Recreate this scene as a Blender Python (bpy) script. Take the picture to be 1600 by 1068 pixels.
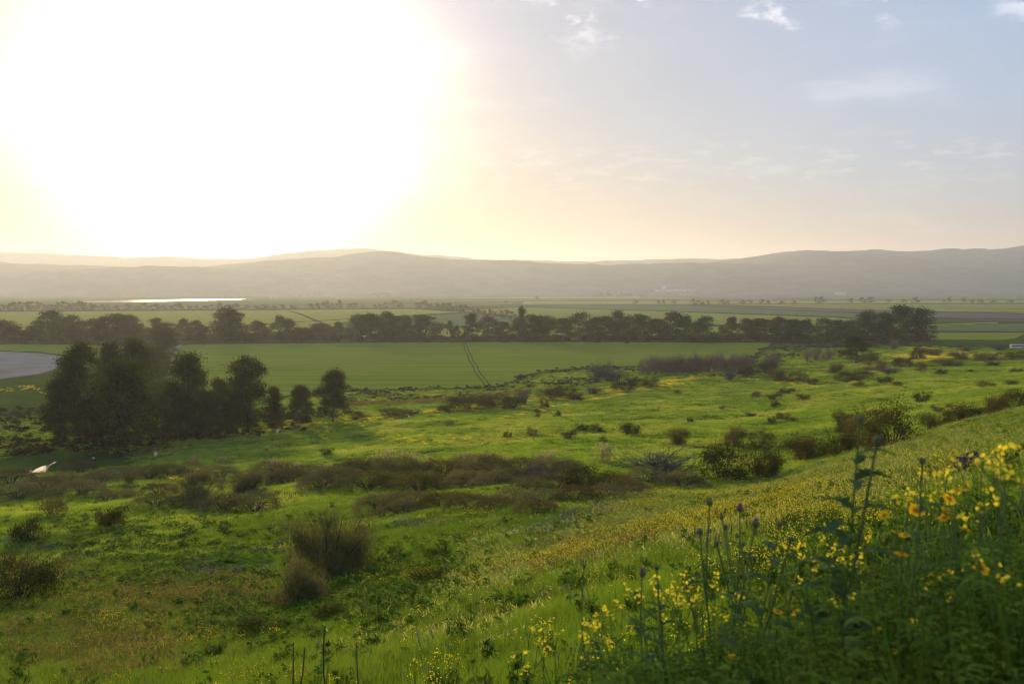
import bpy, math, random
import numpy as np
from mathutils import Vector

for _o in list(bpy.data.objects):
    bpy.data.objects.remove(_o, do_unlink=True)
SC = bpy.context.scene
COL = SC.collection
R = math.radians
rng = np.random.default_rng(11)
random.seed(11)

# ------------------------------------------------------------------ camera
F = 1556.0            # focal length in photo pixels (photo 1600 wide)
HOR = 450.0           # image row of the level horizon
EYE = 34.0            # camera height over the valley floor
cam = bpy.data.cameras.new('camera')
cam.sensor_width = 36.0
cam.lens = 36.0 * F / 1600.0
cam.clip_start = 0.05
cam.clip_end = 60000
cam.dof.use_dof = True
cam.dof.focus_distance = 60.0
cam.dof.aperture_fstop = 4.5
camo = bpy.data.objects.new('camera', cam)
COL.objects.link(camo)
camo.location = (0, 0, EYE)
camo.rotation_euler = (math.pi / 2 - math.atan((534 - HOR) / F), 0, 0)
SC.camera = camo

# ------------------------------------------------------------------ light
SUN_T = (300 - 800) / F
SUN_AZ = math.atan(SUN_T)
SUN_EL = R(7.5)
SUN = Vector((math.sin(SUN_AZ) * math.cos(SUN_EL), math.cos(SUN_AZ) * math.cos(SUN_EL), math.sin(SUN_EL)))
sl = bpy.data.lights.new('sun', 'SUN')
sl.energy = 3.6
sl.angle = R(6.0)
sl.color = (1.0, 0.70, 0.37)
so = bpy.data.objects.new('sun', sl)
COL.objects.link(so)
so.rotation_euler = SUN.to_track_quat('Z', 'Y').to_euler()
so.location = (0, 0, 500)

SC.view_settings.view_transform = 'Standard'
SC.view_settings.look = 'None'
SC.view_settings.gamma = 1.0
SC.view_settings.exposure = 0.87
SC.view_settings.use_curve_mapping = False
SC.render.engine = 'CYCLES'
SC.cycles.use_denoising = True
SC.cycles.use_adaptive_sampling = True
SC.cycles.adaptive_threshold = 0.03
SC.cycles.use_light_tree = False
SC.cycles.filter_width = 1.15
SC.cycles.max_bounces = 4
SC.cycles.diffuse_bounces = 2
SC.cycles.transmission_bounces = 2
SC.cycles.volume_bounces = 0
SC.cycles.transparent_max_bounces = 4
SC.cycles.caustics_reflective = False
SC.cycles.caustics_refractive = False

# ------------------------------------------------------------------ node helpers
class NT:
    def __init__(self, tree):
        self.t = tree
        self.l = tree.links
    def n(self, typ, **kw):
        nd = self.t.nodes.new(typ)
        for k, v in kw.items():
            setattr(nd, k, v)
        return nd
    def put(self, sock, v):
        if isinstance(v, bpy.types.NodeSocket):
            self.l.new(v, sock)
        elif v is not None:
            if sock.type == 'RGBA' and len(v) == 3:
                v = (*v, 1)
            sock.default_value = v
    def m(self, op, a, b=None, c=None, clamp=False):
        nd = self.n('ShaderNodeMath', operation=op, use_clamp=clamp)
        for s, v in zip(nd.inputs, (a, b, c)):
            self.put(s, v)
        return nd.outputs[0]
    def v(self, op, a, b=None):
        nd = self.n('ShaderNodeVectorMath', operation=op)
        self.put(nd.inputs[0], a)
        if b is not None:
            self.put(nd.inputs[3] if op == 'SCALE' else nd.inputs[1], b)
        return nd.outputs[1] if op in ('DOT_PRODUCT', 'LENGTH') else nd.outputs[0]
    def mix(self, f, a, b, blend='MIX'):
        nd = self.n('ShaderNodeMix', data_type='RGBA', blend_type=blend)
        self.put(nd.inputs[0], f); self.put(nd.inputs[6], a); self.put(nd.inputs[7], b)
        return nd.outputs[2]
    def noise(self, vec, scale, detail=3, rough=0.55):
        nd = self.n('ShaderNodeTexNoise')
        self.put(nd.inputs['Vector'], vec)
        nd.inputs['Scale'].default_value = scale
        nd.inputs['Detail'].default_value = detail
        nd.inputs['Roughness'].default_value = rough
        return nd.outputs[0]
    def ramp(self, x, lo, hi):
        nd = self.n('ShaderNodeMapRange', interpolation_type='SMOOTHSTEP')
        self.put(nd.inputs[0], x); nd.inputs[1].default_value = lo; nd.inputs[2].default_value = hi
        return nd.outputs[0]
    def rgb(self, r, g, b):
        nd = self.n('ShaderNodeCombineColor')
        for s, v in zip(nd.inputs, (r, g, b)):
            self.put(s, v)
        return nd.outputs[0]

# ------------------------------------------------------------------ world: evening sky with a hazy sun aureole
W = bpy.data.worlds.new('World')
SC.world = W
W.use_nodes = True
W.cycles.sampling_method = 'MANUAL'
W.cycles.sample_map_resolution = 512
wt = NT(W.node_tree)
for nd in list(W.node_tree.nodes):
    W.node_tree.nodes.remove(nd)
sky = wt.n('ShaderNodeTexSky', sky_type='NISHITA')
sky.sun_disc = False
sky.sun_elevation = SUN_EL
sky.sun_rotation = SUN_AZ
sky.altitude = 0
sky.air_density = 1.0
sky.dust_density = 0.1
sky.ozone_density = 1.5
SKYK = 0.05
D_ = wt.v('NORMALIZE', wt.n('ShaderNodeTexCoord').outputs['Generated'])
sp = wt.n('ShaderNodeSeparateXYZ'); wt.put(sp.inputs[0], D_)
EL = wt.m('MAXIMUM', sp.outputs[2], 0.0)
# the veil of thin high cloud that glows round the sun
GC = Vector((math.sin(R(-16.0)) * math.cos(R(7.8)), math.cos(R(-16.0)) * math.cos(R(7.8)), math.sin(R(7.8))))
ang = wt.m('ARCCOSINE', wt.m('MINIMUM', wt.v('DOT_PRODUCT', D_, tuple(GC)), 0.99999))
veil = wt.noise(wt.v('MULTIPLY', D_, (3, 3, 9)), 1.6, 4)
angw = wt.m('MULTIPLY', ang, wt.m('MULTIPLY_ADD', veil, -0.30, 1.15))
def aure(A, w, p, k):
    g = wt.m('EXPONENT', wt.m('MULTIPLY', wt.m('POWER', wt.m('DIVIDE', angw, w), p), -1))
    ext = wt.m('EXPONENT', wt.m('DIVIDE', -k, wt.m('ADD', EL, 0.05)))
    return wt.m('MULTIPLY', wt.m('MULTIPLY', g, A), ext)
glow = wt.rgb(aure(2.2, 0.098, 1.15, 0.05), aure(2.3, 0.096, 1.15, 0.085), aure(3.4, 0.096, 1.15, 0.21))
tail = wt.rgb(aure(0.32, 0.35, 1.35, 0.035), aure(0.28, 0.345, 1.35, 0.055), aure(0.29, 0.345, 1.35, 0.13))
glow = wt.v('ADD', glow, tail)
core = wt.rgb(aure(48.0, 0.066, 1.5, 0.03), aure(36.0, 0.066, 1.5, 0.055), aure(19.0, 0.066, 1.5, 0.12))
glow = wt.v('ADD', glow, core)
# low haze lying over the horizon all round, and a pale veil above
hb = wt.m('EXPONENT', wt.m('DIVIDE', EL, -0.11))
toward = wt.m('MULTIPLY_ADD', wt.v('DOT_PRODUCT', D_, tuple(SUN)), 0.5, 0.5)
tw = wt.m('POWER', toward, 14.0)
hazec = wt.mix(tw, (0.0, 0.0, 0.05), (0.05, -0.08, -0.20))
haze_add = wt.v('SCALE', hazec, hb)
veil_add = wt.v('SCALE', wt.mix(tw, (0.14, 0.18, 0.27), (0.06, 0.05, 0.07)), wt.m('SUBTRACT', 1.0, hb))
# scattered small clouds on a level layer
cn = wt.noise(wt.v('ADD', wt.v('MULTIPLY', D_, (1.0, 1.0, 1.9)), (0.5, 1.5, 0.2)), 15.0, 6, 0.6)
cmask = wt.m('MULTIPLY', wt.ramp(wt.noise(wt.v('ADD', D_, (5.3, 2.5, 1.7)), 7.0, 2), 0.52, 0.62), wt.ramp(EL, 0.20, 0.27))
puff = wt.m('MULTIPLY', wt.ramp(cn, 0.56, 0.70), cmask)
low = wt.noise(wt.v('MULTIPLY', D_, (7, 7, 30)), 3.6, 6, 0.66)
lowband = wt.m('MULTIPLY', wt.ramp(low, 0.48, 0.68), wt.m('EXPONENT', wt.m('MULTIPLY', wt.m('POWER', wt.m('DIVIDE', wt.m('SUBTRACT', EL, 0.118), 0.022), 2.0), -1)))
wisp = wt.ramp(wt.noise(wt.v('MULTIPLY', D_, (4, 4, 17)), 1.5, 5, 0.55), 0.53, 0.75)
cl = wt.m('ADD', wt.m('MULTIPLY', puff, 0.34), wt.m('ADD', wt.m('MULTIPLY', lowband, 0.085), wt.m('MULTIPLY', wisp, 0.08)))
cloud_add = wt.v('SCALE', wt.rgb(1.0, 0.90, 0.76), cl)
tot = wt.v('ADD', wt.v('ADD', glow, haze_add), wt.v('ADD', veil_add, cloud_add))
nish = wt.v('MULTIPLY', sky.outputs[0], wt.mix(hb, wt.mix(tw, (0.95, 0.92, 0.95), (0.50, 0.44, 0.40)), wt.mix(tw, (0.58, 0.40, 0.46), (0.10, 0.03, 0.0))))
tot = wt.v('ADD', wt.v('SCALE', tot, 1.0 / SKYK), nish)
bg = wt.n('ShaderNodeBackground')
wt.put(bg.inputs[0], tot); bg.inputs[1].default_value = SKYK
wo = wt.n('ShaderNodeOutputWorld')
wt.l.new(bg.outputs[0], wo.inputs[0])

# ------------------------------------------------------------------ terrain
DS = np.array([8, 14, 22, 35, 55, 80, 110, 150, 200, 250, 300, 400, 500, 622], float)
ROWS = {
    -800: [1511, 1390, 1280, 1130, 990, 890, 820, 760, 714, 0, 0, 0, 0, 0],
    0:    [1311, 1195, 1110, 1005, 912, 842, 790, 745, 709, 0, 0, 0, 0, 0],
    400:  [1211, 1110, 1040, 958, 880, 820, 775, 735, 697, 0, 0, 0, 0, 0],
    800:  [1111, 1008, 942, 880, 815, 770, 735, 700, 663, 640, 0, 0, 0, 0],
    1000: [1061, 956, 893, 840, 793, 772, 733, 697, 661, 637, 619, 0, 0, 0],
    1200: [1012, 905, 845, 800, 764, 768, 730, 692, 658, 634, 614, 0, 0, 0],
    1400: [962, 848, 783, 727, 700, 701, 683, 653, 628, 608, 592, 567, 551, 0],
    1600: [912, 800, 735, 688, 658, 645, 646, 633, 613, 598, 585, 566, 552, 0],
    2400: [712, 640, 590, 560, 545, 535, 530, 527, 525, 522, 520, 515, 508, 500],
}
TC = np.array(sorted(ROWS)); TT = (TC - 800) / F
LD = np.log(np.concatenate([[0.3, 1, 2, 4], DS, [900, 1300]]))
ZT = np.zeros((len(TC), len(LD)))
for i, c in enumerate(TC):
    t = TT[i]
    for j, d in enumerate(np.exp(LD)):
        plane = EYE - 1.4 + 0.25 * t * d - 0.25 * d
        if d < 7.9:
            z = plane
        elif d > 622.5:
            z = 0.0
        else:
            r_ = ROWS[c][j - 4]
            z = 0.0 if r_ == 0 else EYE - d * (r_ - HOR) / F
        ZT[i, j] = max(z, 0.0)
GT = np.linspace(TT[0], TT[-1], 321)
GL = np.linspace(LD[0], LD[-1], 281)
_a = np.array([np.interp(GL, LD, ZT[i]) for i in range(len(TC))])
ZG = np.array([np.interp(GT, TT, _a[:, j]) for j in range(len(GL))]).T
def _blur(a, n):
    for _ in range(n):
        p = np.pad(a, 1, mode='edge')
        a = (p[:-2, 1:-1] + p[2:, 1:-1] + p[1:-1, :-2] + p[1:-1, 2:] + 4 * p[1:-1, 1:-1]) / 8
    return a
ZG = _blur(ZG, 26)
_lat = rng.random((256, 256))
def vnoise(x, y):
    xi = np.floor(x).astype(int); yi = np.floor(y).astype(int)
    fx = x - xi; fy = y - yi
    fx = fx * fx * (3 - 2 * fx); fy = fy * fy * (3 - 2 * fy)
    g = lambda a, b: _lat[a & 255, b & 255]
    return (g(xi, yi) * (1 - fx) + g(xi + 1, yi) * fx) * (1 - fy) + (g(xi, yi + 1) * (1 - fx) + g(xi + 1, yi + 1) * fx) * fy - 0.5
def fbm(x, y, o=4):
    s = 0; a = 1.0
    for k in range(o):
        s = s + a * vnoise(x * 2 ** k + 17 * k, y * 2 ** k + 9 * k); a *= 0.5
    return s
def hgt(x, y):
    x = np.atleast_1d(np.asarray(x, float)); y = np.atleast_1d(np.asarray(y, float))
    r = np.hypot(x, y)
    a = np.arctan2(x, y)
    amax = math.atan(GT[-1] * 0.97)
    ac = np.clip(a, -amax, amax)
    def samp(ang):
        t = np.tan(ang); d = np.maximum(r * np.cos(ang), 0.31)
        u = (t - GT[0]) / (GT[1] - GT[0]); v = (np.log(d) - GL[0]) / (GL[1] - GL[0])
        u = np.clip(u, 0, len(GT) - 1.001); v = np.clip(v, 0, len(GL) - 1.001)
        ui = u.astype(int); vi = v.astype(int); fu = u - ui; fv = v - vi
        return (ZG[ui, vi] * (1 - fu) + ZG[ui + 1, vi] * fu) * (1 - fv) + (ZG[ui, vi + 1] * (1 - fu) + ZG[ui + 1, vi + 1] * fu) * fv
    z = samp(ac)
    over = np.clip((np.abs(a) - amax) / (math.pi - amax), 0, 1)
    zo = samp(-ac)
    z = z * (1 - over / 2) + zo * over / 2
    slope = np.clip(z / 6.0, 0, 1)
    near = np.clip(r / 6.0, 0.15, 1)
    z = z + slope * (0.16 * near * fbm(x / 2.6, y / 2.6, 3) + np.clip(r / 60, 0, 1) * 0.75 * fbm(x / 16 + 40, y / 16, 3))
    # the hollow of the stream pool is level
    w = np.clip(1.6 - np.hypot((x - POOL[0]) / 19.0, (y - POOL[1]) / 22.0), 0, 1) ; w = w * w * (3 - 2 * w)
    return z * (1 - w) + (POOL[2] - 0.25) * w
POOL = ((58 - 800) / F * 182.0, 182.0, EYE - 182.0 * (734 - HOR) / F)
def H(x, y):
    return float(hgt(x, y)[0])
_dl = np.exp(np.linspace(math.log(1.2), math.log(9000), 2600))
def G(px, py, far=False):
    """the place on the ground that the photo shows at (px, py)"""
    t = (px - 800) / F
    z = hgt(t * _dl, _dl)
    row = HOR + F * (EYE - z) / _dl
    idx = np.where((row[:-1] >= py) & (row[1:] < py))[0]
    if len(idx) == 0:
        i = int(np.argmin(np.abs(row - py)))
    else:
        i = idx[-1] if far else idx[0]
    d = _dl[i]
    return t * d, d, float(z[i])
def V0(px, py):
    d = EYE * F / (py - HOR)
    return (px - 800) / F * d, d

# ------------------------------------------------------------------ mesh helpers
def mk(name, V, faces, mat, attrs=None, smooth=False):
    me = bpy.data.meshes.new(name)
    V = np.asarray(V, np.float32)
    me.vertices.add(len(V)); me.vertices.foreach_set('co', V.ravel())
    loops = []; tot = []
    for Fa in faces:
        Fa = np.asarray(Fa, np.int32)
        if len(Fa):
            loops.append(Fa.ravel()); tot.append(np.full(len(Fa), Fa.shape[1], np.int32))
    loops = np.concatenate(loops); tot = np.concatenate(tot)
    me.loops.add(len(loops)); me.loops.foreach_set('vertex_index', loops)
    me.polygons.add(len(tot))
    st = np.concatenate([[0], np.cumsum(tot)[:-1]]).astype(np.int32)
    me.polygons.foreach_set('loop_start', st)
    if attrs:
        for k, a in attrs.items():
            at = me.attributes.new(k, 'FLOAT', 'POINT'); at.data.foreach_set('value', np.asarray(a, np.float32))
    me.materials.append(mat)
    me.update(calc_edges=True)
    if smooth:
        me.polygons.foreach_set('use_smooth', np.ones(len(tot), bool))
    return me
class MB:
    """collects pieces of one mesh"""
    def __init__(self):
        self.V = []; self.Q = []; self.T = []; self.A = []; self.n = 0
    def add(self, V, Q=None, T=None, a=0.5):
        V = np.asarray(V, float).reshape(-1, 3)
        if Q is not None and len(Q): self.Q.append(np.asarray(Q) + self.n)
        if T is not None and len(T): self.T.append(np.asarray(T) + self.n)
        self.V.append(V); self.A.append(np.broadcast_to(np.asarray(a, float), (len(V),))); self.n += len(V)
    def tube(self, P, rad, sides=5, a=0.5):
        P = np.asarray(P, float); n = len(P)
        rad = np.broadcast_to(np.asarray(rad, float), (n,))
        tg = np.gradient(P, axis=0); tg /= np.linalg.norm(tg, axis=1)[:, None] + 1e-9
        ref = np.array([0.31, 0.87, 0.2]); ref /= np.linalg.norm(ref)
        u = np.cross(tg, ref); u /= np.linalg.norm(u, axis=1)[:, None] + 1e-9
        w = np.cross(tg, u)
        th = np.arange(sides) / sides * 2 * math.pi
        V = P[:, None, :] + rad[:, None, None] * (np.cos(th)[None, :, None] * u[:, None, :] + np.sin(th)[None, :, None] * w[:, None, :])
        Q = []
        for i in range(n - 1):
            for k in range(sides):
                k2 = (k + 1) % sides
                Q.append((i * sides + k, i * sides + k2, (i + 1) * sides + k2, (i + 1) * sides + k))
        self.add(V.reshape(-1, 3), Q, a=a)
    def cards(self, C, L, Wd, n=None, up=None, a=None):
        """leaf quads: centres C, lengths L, widths Wd; up = preferred axis of the long side"""
        C = np.asarray(C, float); m = len(C)
        ax = rng.normal(size=(m, 3))
        if up is not None:
            ax = ax * 0.55 + np.asarray(up)
        ax /= np.linalg.norm(ax, axis=1)[:, None]
        b = np.cross(ax, rng.normal(size=(m, 3))); b /= np.linalg.norm(b, axis=1)[:, None] + 1e-9
        L = np.broadcast_to(L, (m,))[:, None] * 0.5; Wd = np.broadcast_to(Wd, (m,))[:, None] * 0.5
        V = np.stack([C - ax * L, C + b * Wd - ax * L * 0.15, C + ax * L, C - b * Wd - ax * L * 0.15], 1)
        Q = np.arange(m * 4).reshape(m, 4)
        if a is None: a = rng.random(m)
        self.add(V.reshape(-1, 3), Q, a=np.repeat(a, 4))
    def box(self, x0, x1, y0, y1, z0, z1, a=0.5):
        V = [(x, y, z) for x in (x0, x1) for y in (y0, y1) for z in (z0, z1)]
        self.add(V, [(0, 1, 3, 2), (4, 6, 7, 5), (0, 4, 5, 1), (2, 3, 7, 6), (0, 2, 6, 4), (1, 5, 7, 3)], a=a)
    def mesh(self, name, mat, smooth=False, attr='var'):
        return mk(name, np.concatenate(self.V), [np.concatenate(x) for x in (self.Q, self.T) if x], mat, {attr: np.concatenate(self.A)}, smooth)
def tag(o, label=None, cat=None, group=None, kind=None):
    if label: o['label'] = label
    if cat: o['category'] = cat
    if group: o['group'] = group
    if kind: o['kind'] = kind
    return o
def ob(name, me, parent=None, loc=(0, 0, 0)):
    o = bpy.data.objects.new(name, me)
    COL.objects.link(o)
    o.location = loc
    if parent is not None: o.parent = parent
    return o
def thing(name, label, cat, loc=(0, 0, 0), rz=0.0, sc=(1, 1, 1), group=None, parts=()):
    e = bpy.data.objects.new(name, None)
    COL.objects.link(e)
    e.empty_display_size = 0.2
    e.location = loc; e.rotation_euler = (0, 0, rz); e.scale = sc
    tag(e, label, cat, group)
    for pn, pm in parts:
        ob(pn, pm, e)
    return e
ONES = 'first second third fourth fifth sixth seventh eighth ninth tenth eleventh twelfth thirteenth fourteenth fifteenth sixteenth seventeenth eighteenth nineteenth'.split()
TENS = ['', '', 'twent', 'thirt', 'fort', 'fift', 'sixt', 'sevent', 'eight']
def ordn(k):
    if k <= 19: return ONES[k - 1]
    t, u = divmod(k, 10)
    return TENS[t] + ('ieth' if u == 0 else 'y-' + ONES[u - 1])

# ------------------------------------------------------------------ materials
def mat(name):
    m = bpy.data.materials.new(name); m.use_nodes = True
    for nd in list(m.node_tree.nodes): m.node_tree.nodes.remove(nd)
    t = NT(m.node_tree)
    return m, t, t.n('ShaderNodeOutputMaterial')
def attr(t, name):
    return t.n('ShaderNodeAttribute', attribute_name=name).outputs['Fac']
def leafmat(name, c1, c2, c3=None, tr=0.4, patch=None, rnd=0.35, pscale=0.05):
    """two-sided leaf: colour by leaf (var), by plant (random) and by place (patch)"""
    m, t, o = mat(name)
    c = t.mix(attr(t, 'var'), c1, c2)
    if c3 is not None:
        pos = t.n('ShaderNodeNewGeometry').outputs['Position']
        c = t.mix(t.ramp(t.noise(pos, pscale, 3), 0.40, 0.64), c, c3)
    if rnd:
        rn = t.n('ShaderNodeObjectInfo').outputs['Random']
        c = t.v('SCALE', c, t.m('MULTIPLY_ADD', rn, rnd * 2, 1 - rnd))
    d = t.n('ShaderNodeBsdfDiffuse'); t.put(d.inputs[0], c)
    tl = t.n('ShaderNodeBsdfTranslucent'); t.put(tl.inputs[0], t.v('MULTIPLY', c, (1.15, 1.15, 0.7)))
    mx = t.n('ShaderNodeMixShader'); mx.inputs[0].default_value = tr
    t.l.new(d.outputs[0], mx.inputs[1]); t.l.new(tl.outputs[0], mx.inputs[2])
    t.l.new(mx.outputs[0], o.inputs[0])
    return m
def barkmat(name, c1, c2, scale=3.0):
    m, t, o = mat(name)
    pos = t.n('ShaderNodeTexCoord').outputs['Object']
    f = t.noise(t.v('MULTIPLY', pos, (1, 1, 0.25)), scale, 4)
    c = t.mix(t.ramp(f, 0.35, 0.65), c1, c2)
    p = t.n('ShaderNodeBsdfPrincipled'); t.put(p.inputs['Base Color'], c); p.inputs['Roughness'].default_value = 0.9
    t.l.new(p.outputs[0], o.inputs[0])
    return m
def plain(name, c, rough=0.6, c2=None, scale=8.0):
    m, t, o = mat(name)
    p = t.n('ShaderNodeBsdfPrincipled'); p.inputs['Roughness'].default_value = rough
    if rough > 0.85: p.inputs['Specular IOR Level'].default_value = 0.05
    if c2 is None: c2 = tuple(x * 0.75 for x in c)
    pos = t.n('ShaderNodeTexCoord').outputs['Object']
    t.put(p.inputs['Base Color'], t.mix(t.noise(pos, scale, 4), c, c2))
    t.l.new(p.outputs[0], o.inputs[0])
    return m
def groundmat(name, c1, c2, c3, s1, s2, stretch=(1, 1, 1), rot=0.0, bump=0.0, bscale=1.0, bdist=0.2, rows=None):
    m, t, o = mat(name)
    pos = t.n('ShaderNodeNewGeometry').outputs['Position']
    mp = t.n('ShaderNodeMapping'); t.put(mp.inputs[0], pos); mp.inputs['Rotation'].default_value = (0, 0, rot); mp.inputs['Scale'].default_value = stretch
    q = mp.outputs[0]
    c = t.mix(t.ramp(t.noise(q, s1, 5), 0.35, 0.65), c1, c2)
    c = t.mix(t.m('MULTIPLY', t.ramp(t.noise(pos, s2, 5, 0.65), 0.45, 0.70), 0.8), c, c3)
    p = t.n('ShaderNodeBsdfPrincipled'); p.inputs['Roughness'].default_value = 0.95
    p.inputs['Specular IOR Level'].default_value = 0.0
    t.put(p.inputs['Base Color'], c)
    if bump:
        b = t.n('ShaderNodeBump'); b.inputs['Strength'].default_value = bump; b.inputs['Distance'].default_value = bdist
        t.put(b.inputs['Height'], t.noise(q, bscale, 5, 0.7)); t.l.new(b.outputs[0], p.inputs['Normal'])
    t.l.new(p.outputs[0], o.inputs[0])
    return m

# ground sheet: rings of quads out to the horizon
angs = np.concatenate([np.linspace(-80, 80, 321), np.linspace(84, 276, 49)])
angs = np.radians(angs); NA = len(angs)
rads = np.concatenate([np.exp(np.linspace(math.log(0.5), math.log(700), 330)), np.exp(np.linspace(math.log(760), math.log(12600), 24))])
gx = np.outer(rads, np.sin(angs)); gy = np.outer(rads, np.cos(angs))
gz = hgt(gx.ravel(), gy.ravel()).reshape(gx.shape)
gv = np.stack([gx, gy, gz], -1).reshape(-1, 3)
ii, kk = np.meshgrid(np.arange(len(rads) - 1), np.arange(NA), indexing='ij')
k2 = (kk + 1) % NA
gq = np.stack([ii * NA + kk, (ii + 1) * NA + kk, (ii + 1) * NA + k2, ii * NA + k2], -1).reshape(-1, 4)
gv = np.vstack([gv, [[0, 0, H(0, 0.3)]]])
gt = np.stack([np.full(NA, len(gv) - 1), np.arange(NA), (np.arange(NA) + 1) % NA], -1)
m_ground = groundmat('meadow_ground', (0.040, 0.075, 0.010), (0.060, 0.105, 0.014), (0.060, 0.065, 0.022), 0.08, 0.5, bump=0.8, bscale=1.6, bdist=0.3)
tag(ob('ground', mk('ground', gv, [gq, gt], m_ground, smooth=True)), kind='structure')

# ------------------------------------------------------------------ fields of the valley, laid as sheets
def sheet(name, poly, z, material, thick=None):
    """a level sheet from a ground outline (world xy)"""
    V = [(x, y, z) for x, y in poly]
    me = bpy.data.meshes.new(name); me.from_pydata(V, [], [list(range(len(V)))]); me.materials.append(material); me.update()
    if me.polygons[0].normal.z < 0: me.flip_normals()
    return tag(ob(name, me), kind='structure')
def fieldm(name, c1, c2, c3, rot, s=0.02):
    return groundmat(name, c1, c2, c3, s * 8, 0.012, stretch=(0.06, 1.0, 1.0), rot=rot, bump=0.25, bscale=2.0, bdist=0.15)
fm_green = fieldm('young_wheat', (0.130, 0.185, 0.018), (0.185, 0.235, 0.028), (0.200, 0.215, 0.036), R(3))
fm_lime = fieldm('pale_crop', (0.23, 0.25, 0.04), (0.28, 0.285, 0.05), (0.21, 0.24, 0.04), R(5))
fm_lime2 = fieldm('pale_crop_right', (0.19, 0.215, 0.045), (0.23, 0.25, 0.055), (0.18, 0.21, 0.045), R(-4))
fm_dark = fieldm('clover', (0.085, 0.135, 0.05), (0.10, 0.15, 0.055), (0.11, 0.15, 0.055), R(2))
fm_soil = fieldm('ploughed_soil', (0.11, 0.085, 0.085), (0.14, 0.11, 0.105), (0.10, 0.08, 0.075), R(-2))
fm_grey = groundmat('stubble', (0.20, 0.185, 0.17), (0.28, 0.26, 0.24), (0.15, 0.14, 0.12), 0.5, 0.05, stretch=(0.12, 1, 1), rot=R(-12), bump=0.4, bscale=1.2, bdist=0.3)
fm_far = fieldm('far_crop', (0.10, 0.12, 0.05), (0.13, 0.14, 0.06), (0.09, 0.11, 0.05), 0.0)
_fz = [0.02]
def fpx(pts, material, name='field'):
    _fz[0] += 0.006
    return sheet(name, [V0(a, b) for a, b in pts], _fz[0], material)
# near strip under the windbreak and the big green field
fpx([(275, 542), (300, 536), (800, 534), (1200, 535.5), (1405, 538), (1500, 541), (1300, 580), (1130, 600), (900, 628), (690, 648), (560, 650), (440, 640), (280, 604)], fm_green)
fpx([(-120, 536), (115, 538.5), (210, 541), (260, 546), (262, 560), (120, 558), (60, 551), (-120, 548)], fm_green)
fpx([(-160, 547), (0, 549), (60, 551.5), (104, 557), (101, 571), (60, 584), (-160, 612)], fm_grey)
# behind the windbreak
fpx([(-160, 488), (-20, 487), (420, 484.5), (640, 482.5), (720, 487), (560, 497), (330, 512), (-160, 522)], fm_lime)
fpx([(330, 511), (560, 498), (660, 496.5), (560, 506), (430, 518), (300, 523)], fm_lime)
fpx([(560, 498), (722, 490), (810, 495), (900, 502), (830, 509), (560, 517), (520, 506)], fm_dark)
fpx([(560, 517), (830, 509), (900, 503), (960, 508), (920, 524), (560, 526)], fm_lime)
fpx([(700, 485.5), (815, 480), (1050, 487), (1300, 496), (1450, 507), (1380, 512), (900, 502), (815, 495)], fm_lime2)
fpx([(815, 479.5), (900, 477), (1080, 478), (1330, 489), (1450, 496), (1455, 502), (1310, 495), (1050, 486.5)], fm_dark)
fpx([(1080, 476.5), (1130, 477), (1330, 484), (1650, 492), (1680, 500), (1560, 501), (1450, 496), (1330, 488.5)], fm_soil)
fpx([(1130, 475.5), (1620, 475), (1680, 478), (1680, 491), (1330, 483)], fm_lime2)
fpx([(900, 508), (1380, 512.5), (1450, 507), (1560, 503), (1560, 506), (1452, 511), (1350, 521), (920, 524)], fm_lime2)
fpx([(1440, 512), (1560, 506), (1800, 502), (1800, 519), (1460, 517)], fm_dark)
fpx([(1440, 519), (1800, 520.5), (1800, 532), (1440, 530)], fm_green)
# strips farther out
fpx([(400, 478), (640, 475.5), (800, 472), (800, 476), (640, 480.5), (420, 482)], fm_far)
fpx([(815, 476), (820, 470.5), (1130, 470), (1650, 469), (1650, 473), (1080, 475), (900, 476)], fm_lime2)
fpx([(640, 470), (820, 467.2), (1200, 466.5), (1250, 468.5), (820, 469.3), (660, 472)], fm_far)
fpx([(700, 465.2), (820, 463.8), (1000, 463.5), (1100, 465.5), (820, 466.3)], fm_lime2)
fpx([(1300, 464.5), (1700, 463.5), (1700, 467), (1300, 467)], fm_far)
fpx([(0, 481), (250, 479), (390, 478), (410, 482), (0, 485)], fm_far)
# dark ditch banks between the fields
m_bank = groundmat('bank_grass', (0.030, 0.038, 0.016), (0.045, 0.050, 0.022), (0.05, 0.045, 0.025), 0.3, 0.1, bump=0.6, bscale=1.5)
def ridge_strip(name, pts, w, h, material, z0=0.0, follow=False, kind='structure', step=6.0):
    """a low bank with a rounded section along ground points (world xy)"""
    P = []
    for (a, b) in zip(pts[:-1], pts[1:]):
        L = math.hypot(b[0] - a[0], b[1] - a[1]); n = max(1, int(L / step))
        for k in range(n):
            P.append((a[0] + (b[0] - a[0]) * k / n, a[1] + (b[1] - a[1]) * k / n))
    P.append(pts[-1]); P = np.array(P)
    tg = np.gradient(P, axis=0); tg /= np.linalg.norm(tg, axis=1)[:, None] + 1e-9
    nr = np.stack([-tg[:, 1], tg[:, 0]], 1)
    prof = [(-0.5, -0.05), (-0.3, 0.75), (0.0, 1.0), (0.3, 0.75), (0.5, -0.05)]
    jit = 1 + 0.5 * fbm(P[:, 0] / 9, P[:, 1] / 9, 3)
    rows_ = []
    for u, q in prof:
        xy = P + nr * (u * w * jit)[:, None]
        zz = (hgt(xy[:, 0], xy[:, 1]) if follow else np.zeros(len(P))) + z0 + (q * h * jit if q > 0 else -0.02)
        rows_.append(np.column_stack([xy, zz]))
    V = np.stack(rows_, 1).reshape(-1, 3); n = len(P); k = len(prof)
    Q = [(i * k + j, (i + 1) * k + j, (i + 1) * k + j + 1, i * k + j + 1) for i in range(n - 1) for j in range(k - 1)]
    return tag(ob(name, mk(name, V, [np.array(Q)[:, ::-1]], material, smooth=True)), kind=kind)
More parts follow.
